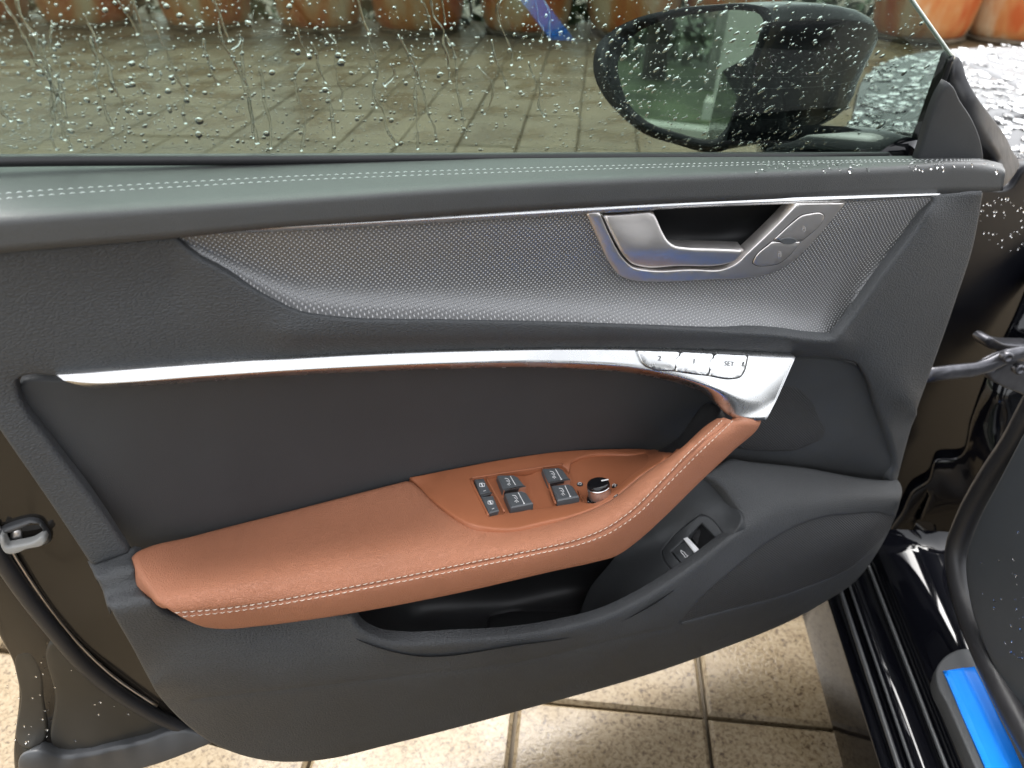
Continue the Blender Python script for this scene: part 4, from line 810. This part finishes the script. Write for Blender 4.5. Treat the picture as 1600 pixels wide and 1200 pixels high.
# --- mirror triangle and outer flap
SG = patch('corner_cover', [(1429, 262, 1), (1436, 240, 1), (1475, 136), (1480, 128.5), (1487, 132), (1502, 158), (1519, 184), (1530, 208), (1537, 235), (1539, 262, 1)], TPS([[(1431, 250, .050), (1480, 130, .030)], [(1539, 250, .058), (1520, 185, .046)], [(1480, 210, .046)]]), M['soft'], DOOR, r=4, d=.003, res=10, back=.004)
patch('pillar_seal', [(1440, 235, 1), (1490, 100), (1496, 83, 1), (1507, 95), (1512, 115), (1530, 150), (1556, 185), (1575, 212), (1586, 235), (1597, 256), (1592, 268), (1572, 292), (1560, 300, 1), (1440, 290, 1)], TPS([[(1440, 250, .085), (1490, 110, .075)], [(1520, 150, .060), (1550, 230, .062), (1560, 290, .06)], [(1575, 215, .11), (1595, 255, .13)], [(1545, 250, .08)]]), M['rubber'], DOOR, r=6, d=.005, res=11, back=.006)
# --- door mirror, outside the glass
MN = np.array([-0.85, -0.52, 0.055]); MN /= np.linalg.norm(MN); MC = at([(1080, 115)], .27)[0]; Ym = Plane(MC, MN)
MIR = DOOR
mg = [(966, 96), (975, 75), (995, 52), (1040, 32), (1100, 20), (1165, 16), (1188, 21), (1195, 31), (1190, 50), (1160, 130), (1130, 208), (1122, 216), (1105, 217), (1060, 207), (1010, 188), (985, 165), (970, 130)]
GC = curve(mg, step=8); gm = at(GC, Ym(GC)); V = gm+MN*.002; n = len(V)
link('mirror_glass', V, [list(range(n))], M['mirror'], MIR, False)
mr = [(931, 95), (940, 66), (965, 44), (1000, 27), (1060, 13), (1120, 7), (1175, 6), (1202, 14), (1207, 30), (1198, 60), (1166, 140), (1142, 214), (1138, 232), (1122, 236), (1060, 224), (1010, 207), (975, 180), (945, 145), (933, 118)]
RC = curve(mr, step=8); RI = GC[np.argmin(((RC[:, None]-GC[None])**2).sum(-1), 1)]
fwd = np.array([0.86, 0.50, 0.0])
def ring(C, push, s=1.0, ctr=None): 
    p = at(C, Ym(C)); c = p.mean(0) if ctr is None else ctr; return c+(p-c)*s+fwd*push
# mirror housing: glass recess, rim, then a shell that sweeps forward and inward to the door
rings = [ring(RI, .012), ring(RI, -.004), ring(RC, -.006), ring(RC, .0)]
outer = ring(RC, 0); ctr = outer.mean(0)
for t in (.12, .25, .4, .55, .7, .82, .91, .97, 1.0):
    s = math.sqrt(max(0.0, 1-t**2.6))*.97+.03
    sh = outer-ctr; c2 = ctr+fwd*.17*t+RT*.135*t-UPV*.015*t*t
    rings.append(c2+sh*s)
n = len(RC); V = np.concatenate(rings); F = [[i*n+k, i*n+(k+1) % n, (i+1)*n+(k+1) % n, (i+1)*n+k] for i in range(len(rings)-1) for k in range(n)]
F.append([(len(rings)-1)*n+k for k in range(n)])
link('mirror_housing', V, F, M['housing'], MIR)
foot = [at([(1190, 236)], .22)[0], at([(1260, 225)], .20)[0], at([(1360, 232)], .15)[0], at([(1420, 250)], .10)[0]]
tube('mirror_arm', foot, [.03, .03, .032, .03], M['paint'], MIR, n=14, squash=.7)
# garden seen in the mirror
def mray(u, v, dist):             # the point dist metres along the sight line that the mirror throws back at (u, v)
    d = rays([(u, v)])[0]; d = d/np.linalg.norm(d); q = d-2*(d@MN)*MN; h = q*[1, 1, 0]; return at([(u, v)], Ym(np.array([[u, v]])))[0]*[1, 1, 0]+h/np.linalg.norm(h)*dist
m0, m1 = mray(960, 110, 1.0), mray(1200, 110, 1.0); c5a, c5b = mray(955, 110, 4.6), mray(1205, 110, 4.6)
gd = mray(1080, 110, 2)-mray(1080, 110, 1); sdm = np.array([gd[1], -gd[0], 0])
def gm_(f, s, z=0.0): return mray(1080, 110, f)+sdm*s+UPV*z
sheet('lawn', [gm_(5.0, -9, .06), gm_(5.0, 9, .06), gm_(30, 16, .06), gm_(30, -16, .06)], M['lawn'])
V = []
for s in (-9.2, 9.2):
    for f, z in ((4.75, -.02), (4.75, .13), (5.0, .13), (5.0, -.02)): V.append(gm_(f, s, z))
tag(link('kerb', V, [[0, 1, 5, 4], [1, 2, 6, 5], [2, 3, 7, 6], [0, 3, 2, 1], [4, 5, 6, 7]], M['render'], None, False), 'pale kerb along the lawn seen in the door mirror', 'kerb')
hedge(gm_(11, -8), gm_(11, 8), 1.25, 1.4, 6000, 0.10, 'low green shrubbery behind the lawn in the door mirror', 'shrub')
M['pale'] = mat('pale bark', (0.45, 0.44, 0.40), 0.8, vary=0.2)
tree(mray(1135, 60, 8.0)+UPV*.06, 5.0, 1.4, 41, 'pale trunked garden tree nearest the column in the door mirror', 'pale')
tree(mray(1030, 60, 8.4)+UPV*.06, 5.4, 1.6, 42, 'dark trunked garden tree in the left half of the door mirror')
cv = MB(); cb_ = mray(1166, 60, 6.0); cn = mray(1166, 60, 7.0)-cb_; cs = np.array([cn[1], -cn[0], 0])
for (hw, z0, z1) in ((.23, 0, .2), (.17, .2, 3.2), (.23, 3.2, 3.4)):
    q = [cb_+cn*a*hw+cs*b*hw for a, b in ((-1, -1), (1, -1), (1, 1), (-1, 1))]; VV = [p+UPV*z0 for p in q]+[p+UPV*z1 for p in q]
    cv.add(VV, [[0, 1, 5, 4], [1, 2, 6, 5], [2, 3, 7, 6], [3, 0, 4, 7], [4, 5, 6, 7], [3, 2, 1, 0]])
tag(cv.build('column', M['render'], None, False), 'pale square column with plinth reflected in the door mirror', 'column')
# ------------------------------------------------------------------ the car the door hangs on
HG = at([(1500, 575)], .10)[0]
# bonnet and wing
Yh = TPS([[(1625, 300, .30), (1590, 250, .36)], [(1560, 195, .50), (1625, 170, .56)], [(1530, 150, .64), (1625, 128, .78)], [(1360, 105, 1.05), (1430, 84, 1.1), (1500, 73, 1.15), (1625, 68, 1.25)], [(1340, 150, .8), (1330, 230, .55), (1430, 230, .5)]])
HC = [(1335, 160, 1), (1345, 125), (1365, 104), (1400, 88), (1440, 78), (1490, 73), (1560, 70), (1660, 70, 1), (1660, 310, 1), (1560, 310, 1), (1300, 310, 1), (1320, 230, 1)]
g1 = curve([(1500, 95), (1540, 112), (1600, 140), (1650, 166)], False, 8); g2 = curve([(1400, 205), (1470, 212), (1540, 196), (1600, 182), (1650, 172)], False, 8)
HOOD = patch('bonnet', HC, Yh, M['hood'], CAR, r=6, d=.01, res=15, back=.03, grooves=[(g1, 3, .008), (g2, 3, .02)])
hp = rand_in(curve([(1338, 160), (1365, 108), (1440, 82), (1500, 77), (1650, 74), (1650, 290, 1), (1330, 290, 1)], step=20), 900)
P, N = surf_pts(hp, Yh, 0.0006); mb = MB()
for p, nn in zip(P, N):
    a_ = np.cross(nn, [1, 0, 0]); a_ /= np.linalg.norm(a_); b_ = np.cross(nn, a_); q = drops_mesh([p], [rng.uniform(.004, .012)], (a_, b_), nn, [rng.uniform(1, 1.6)], [rng.uniform(0, 3.1)], .32); mb.add(q.V[0], q.F)
mb.build('raindrops', M['water'], HOOD, True, 'stuff')
Yf = Plane(HG+OUT*-.02, OUT+UPV*.12)
Ywg = TPS([[(1500, 300, .15), (1490, 480, .16), (1450, 600, .18), (1400, 760, .2), (1380, 900, .2)], [(1640, 280, .20), (1640, 420, .20), (1640, 700, .22), (1560, 900, .22)]], 40, .1)
WING = patch('front_wing', [(1480, 270, 1), (1580, 290), (1600, 262), (1660, 255, 1), (1660, 520, 1), (1640, 560), (1500, 800), (1450, 1000), (1300, 1000, 1), (1340, 840, 1), (1430, 560, 1)], Ywg, M['bay'], CAR, r=6, d=.006, res=18, back=.03)
wp = rand_in(curve([(1530, 305), (1580, 310), (1640, 300), (1640, 400), (1560, 390), (1525, 350)], step=12), 110); P, N = surf_pts(wp, Ywg, .0004); mb = MB()
for p, nn in zip(P, N):
    a_ = np.cross(nn, [1, 0, 0.1]); a_ /= np.linalg.norm(a_); b_ = np.cross(nn, a_); q = drops_mesh([p], [rng.uniform(.0006, .002)], (a_, b_), nn, [1.2], [rng.uniform(0, 3.1)], .5); mb.add(q.V[0], q.F)
mb.build('raindrops', M['water'], WING, True, 'stuff')
# hinge pillar: the painted jamb that mirrors the paving
Yj = TPS([[(1660, 330, .20), (1590, 460, .17), (1530, 600, .15), (1450, 780, .14), (1395, 860, .15)], [(1660, 520, .10), (1600, 640, .09), (1540, 760, .08), (1500, 860, .09), (1480, 960, .10)], [(1560, 620, .115), (1500, 760, .112)]])
JB = patch('hinge_pillar', [(1660, 330, 1), (1610, 430), (1580, 500), (1545, 570), (1515, 650), (1493, 715), (1460, 718), (1448, 750), (1425, 768), (1410, 800), (1390, 842), (1402, 850), (1450, 775), (1433, 815), (1460, 822), (1462, 845), (1490, 850), (1520, 780), (1570, 690), (1610, 620), (1660, 545, 1)], Yj, M['paint'], CAR, r=7, d=.006, res=12, back=.03, relief=lambda q: .0022*np.sin(q[:, 0]*.055+1.2*np.sin(q[:, 1]*.03))*np.cos(q[:, 1]*.021))
# door check strap
st = at([(1440, 588), (1480, 582), (1520, 578), (1545, 570), (1570, 558), (1590, 553), (1620, 556)], [.06, .06, .06, .058, .056, .055, .055])
CK = tube('check_strap', st, [.0075, .0075, .0075, .008, .0085, .008, .007], M['steel'], CAR, n=10, squash=1.5)
bp_, bn_ = surf_pts([(1573, 558), (1592, 577)], Const(.045)); 
for p in bp_: lathe_at('strap_bolt', [(.0075, -.006), (.0075, .003), (.006, .005), (.003, .0052), (.0028, .003), (.0001, .003)], p, np.array([-.35, -.93, .2]), M['steel'], CK, 18)
patch('hinge_bracket', [(1545, 590), (1575, 566), (1600, 560), (1640, 570, 1), (1640, 640, 1), (1600, 618), (1570, 606)], Const(.062), M['steel'], CAR, r=6, d=.005, res=9, back=.02)
patch('hinge_leaf', [(1540, 535), (1548, 528), (1566, 536), (1620, 540, 1), (1620, 552, 1), (1560, 548), (1546, 545)], Const(.10), M['steel'], CAR, r=4, d=.003, res=8, back=.02)
# rocker: one moulded section run back along the car
def off_of(u, z):                 # outward offset of the sight line through (u, 1200) at height z
    p = at_z(u, 1200, z); return (p-HG)@OUT
def wall_z(ua, za, ub, lean):     # height at which the line through ub stands lean metres inboard of the one through (ua, za)
    lo, hi = za, za+.4; o = off_of(ua, za)-lean
    for _ in range(40):
        m_ = (lo+hi)/2
        if abs(off_of(ub, m_)-off_of(ua, za)) > lean and off_of(ub, m_) < o: lo = m_
        else: hi = m_
    return (lo+hi)/2
zA = .258; zB = wall_z(1486, zA, 1507, .003)
print('step', zB, [round(float(off_of(u, .25)), 3) for u in (1330, 1400, 1480, 1507, 1525)])
prof = [(1318, .10), (1326, .125), (1342, .155), (1374, .215), (1379, .222), (1385, .222), (1398, .226), (1403, .234), (1408, .235), (1412, .227), (1420, .229), (1424, .236), (1429, .237), (1434, .230), (1474, .246), (1479, .254), (1482, .254), (1486, zA), (1507, zB), (1512, zB+.004), (1522, zB+.006), (1525, zB+.010), (1640, zB+.014), (1700, zB+.014)]
pr = [(off_of(u, z), z) for u, z in prof]
a0 = (at_z(1330, 1200, .15)-HG)@AX
def along_pts(a): return [HG*[1, 1, 0]+AX*a+OUT*o+UPV*z for o, z in pr]
AS = [a0-.9, a0-.3, a0, a0+.10, a0+.18, a0+.26, a0+.31]
V = []; F = []; n = len(pr)
for k, a in enumerate(AS):
    lift = 0.0 if a < a0+.3 else (a-a0-.3)*.10
    V += [p+UPV*lift*(1 if i > 4 else .2) for i, p in enumerate(along_pts(a))]
for k in range(len(AS)-1):
    for i in range(n-1): F.append([k*n+i, (k+1)*n+i, (k+1)*n+i+1, k*n+i+1])
F.append([(len(AS)-1)*n+i for i in range(n)]); F.append(list(range(n))[::-1])
RK = link('rocker_sill', V, F, M['paint'], CAR)
RK.data.polygons.foreach_set('use_smooth', [True]*len(RK.data.polygons)); 
for (u, z, r_) in ((1405, .238, .0035), (1426, .240, .0022), (1479, .257, .0028)):
    o = off_of(u, z); P = [HG*[1, 1, 0]+AX*a+OUT*o+UPV*(z+(0 if a < a0+.3 else (a-a0-.3)*.10)) for a in np.linspace(a0-.5, a0+.30, 14)]; tube('sill_seal', P, r_, M['rubber_g'], RK, n=8)
zs = zB+.022
plate = [at_z(1462, 1043, zs+.0), at_z(1500, 1034, zs), at_z(1700, 1330, zs), at_z(1585, 1330, zs)]
def plate_px(px, z, name, m, parent, th, r=4):
    return patch(name, px, Plane((0, 0, z), UPV), m, parent, r=r, d=.002, res=16, back=th)
PLT = plate_px([(1463, 1062), (1463, 1045), (1472, 1030), (1498, 1014), (1530, 1014), (1800, 1400, 1), (1612, 1400, 1), (1480, 1100)], zs, 'sill_plate', M['soft'], CAR, .02, 5)
oL, oR = (at_z(1537, 1200, zs)-HG)@OUT, (at_z(1596, 1200, zs)-HG)@OUT; aF = (at_z(1490, 1040, zs)-HG)@AX
V = []; F = []; NA, NO = 70, 18
for i in range(NA+1):
    for j in range(NO+1):
        a = aF-(.75)*i/NA; t = j/NO; o = oL+(oR-oL)*t; hz = .0026+.0005*math.sin(a*37+t*4)+.0004*math.sin(a*83-t*7)+.0009*math.exp(-((t-.62-.25*(aF-a))/.035)**2)+.0007*math.exp(-((t-.2+.8*max(0, .06-(aF-a)))/.05)**2)
        V.append(HG*[1, 1, 0]+AX*(a-(.012*(1-t) if i == 0 else 0))+OUT*o+UPV*(zs+hz))
for i in range(NA):
    for j in range(NO): q = i*(NO+1)+j; F.append([q, q+1, q+NO+2, q+NO+1])
n0 = len(V); bd = [j for j in range(NO+1)]+[i*(NO+1)+NO for i in range(1, NA+1)]+[NA*(NO+1)+j for j in range(NO-1, -1, -1)]+[i*(NO+1) for i in range(NA-1, 0, -1)]
V += [V[b]-UPV*.002 for b in bd]; m_ = len(bd); F += [[bd[k], bd[(k+1) % m_], n0+(k+1) % m_, n0+k] for k in range(m_)]
ff = link('protective_film', V, F, M['film'], PLT)
# door opening seal and the footwell side behind it
sp = [(1690, 520), (1620, 625), (1585, 690), (1545, 750), (1512, 810), (1495, 860), (1499, 910), (1514, 965), (1541, 1030), (1578, 1105), (1626, 1190), (1712, 1330)]
Ysl = Plane(at_z(1610, 1190, .335), OUT)
C = curve(sp, False, 14); tube('opening_seal', at(C, Ysl(C)), .0138, M['rubber'], CAR, n=16)
Yk = Plane(at_z(1610, 1190, .335)-OUT*.02, OUT+AX*-.25-UPV*-.05)
M['side'] = mat('blue grey side trim', (0.045, 0.050, 0.056), 0.5, vary=.05)
KK = patch('footwell_trim', [(1700, 500, 1), (1610, 650), (1560, 745), (1522, 820), (1506, 870), (1510, 930), (1530, 1000), (1570, 1080), (1640, 1200), (1720, 1300, 1)], Yk, M['side'], CAR, r=8, d=.006, res=18, back=.03)
wp = rand_in(curve([(1545, 850), (1600, 830), (1640, 900), (1620, 1100), (1580, 1040), (1540, 960)], step=12), 50); P, N = surf_pts(wp, Yk, .0004); mb = MB()
for p, nn in zip(P, N):
    a_ = np.cross(nn, [1, 0, 0.1]); a_ /= np.linalg.norm(a_); b_ = np.cross(nn, a_); q = drops_mesh([p], [rng.uniform(.0006, .0016)], (a_, b_), nn, [1.3], [rng.uniform(0, 3.1)], .5); mb.add(q.V[0], q.F)
mb.build('raindrops', M['water'], KK, True, 'stuff')
# lower jamb between sill and pillar
Yl = TPS([[(1390, 840, .17), (1330, 930, .17), (1290, 980, .17)], [(1500, 850, .12), (1500, 950, .06), (1490, 1010, .02)], [(1400, 980, .12)]])
patch('lower_jamb', [(1300, 985, 1), (1345, 905), (1395, 835), (1420, 815), (1460, 840), (1495, 860), (1500, 960), (1510, 1020), (1470, 1060), (1400, 1020), (1340, 1000)], Yl, M['bay'], CAR, r=8, d=.006, res=14, back=.03, relief=lambda q: .002*np.sin(q[:, 0]*.06)*np.cos(q[:, 1]*.05))
# the rest of the body, along the camera's side: it darkens what the door reflects
def body(name, prof_az, o0, o1, m):
    n = len(prof_az); V = [HG*[1, 1, 0]+AX*a+OUT*o0+UPV*z for a, z in prof_az]+[HG*[1, 1, 0]+AX*a+OUT*o1+UPV*z for a, z in prof_az]
    return link(name, V, [list(range(n)), list(range(n, 2*n))[::-1]]+[[k, n+k, n+(k+1) % n, (k+1) % n] for k in range(n)], m, CAR, False)
body('rear_body_side', [(-1.16, .30), (-1.20, .92), (-2.3, .97), (-3.9, .95), (-4.0, .55), (-3.6, .30), (-3.4, .22), (-1.2, .20)], -.02, -.12, M['paint'])
body('rear_side_window', [(-1.24, .93), (-1.42, 1.33), (-2.2, 1.34), (-3.2, .98), (-2.3, .975)], -.10, -.13, M['gloss'])
body('roof', [(-.75, 1.30), (-1.0, 1.36), (-2.2, 1.38), (-3.0, 1.25), (-3.0, 1.21), (-2.2, 1.34), (-1.0, 1.32)], -.22, -1.45, M['paint'])
body('far_body_side', [(.2, .20), (.2, .90), (-1.2, .95), (-3.9, .95), (-3.9, .20)], -1.62, -1.72, M['soft'])
body('cabin_floor', [(.1, .20), (.1, .24), (-3.6, .24), (-3.6, .20)], -.22, -1.62, M['soft'])
body('front_seat', [(-.62, .24), (-.60, .50), (-1.05, .52), (-1.22, 1.05), (-1.36, 1.08), (-1.25, .30)], -.30, -.78, M['side'])
# every piece of the door hangs directly on the door, every piece of the body at most two levels down
def descend(o): 
    for c in list(o.children): yield c; yield from descend(c)
for o in list(descend(DOOR)):
    if o.parent != DOOR:
        wl = wloc(o); o.parent = DOOR; o.location = wl-wloc(DOOR)
for o in list(descend(CAR)):
    if o.parent not in (CAR, DOOR) and o.parent.parent != CAR:
        wl = wloc(o); o.parent = o.parent.parent; o.location = wl-wloc(o.parent)
print('objects', len(sc.objects), 'tris', sum(len(o.data.polygons) for o in sc.objects if o.type == 'MESH'))
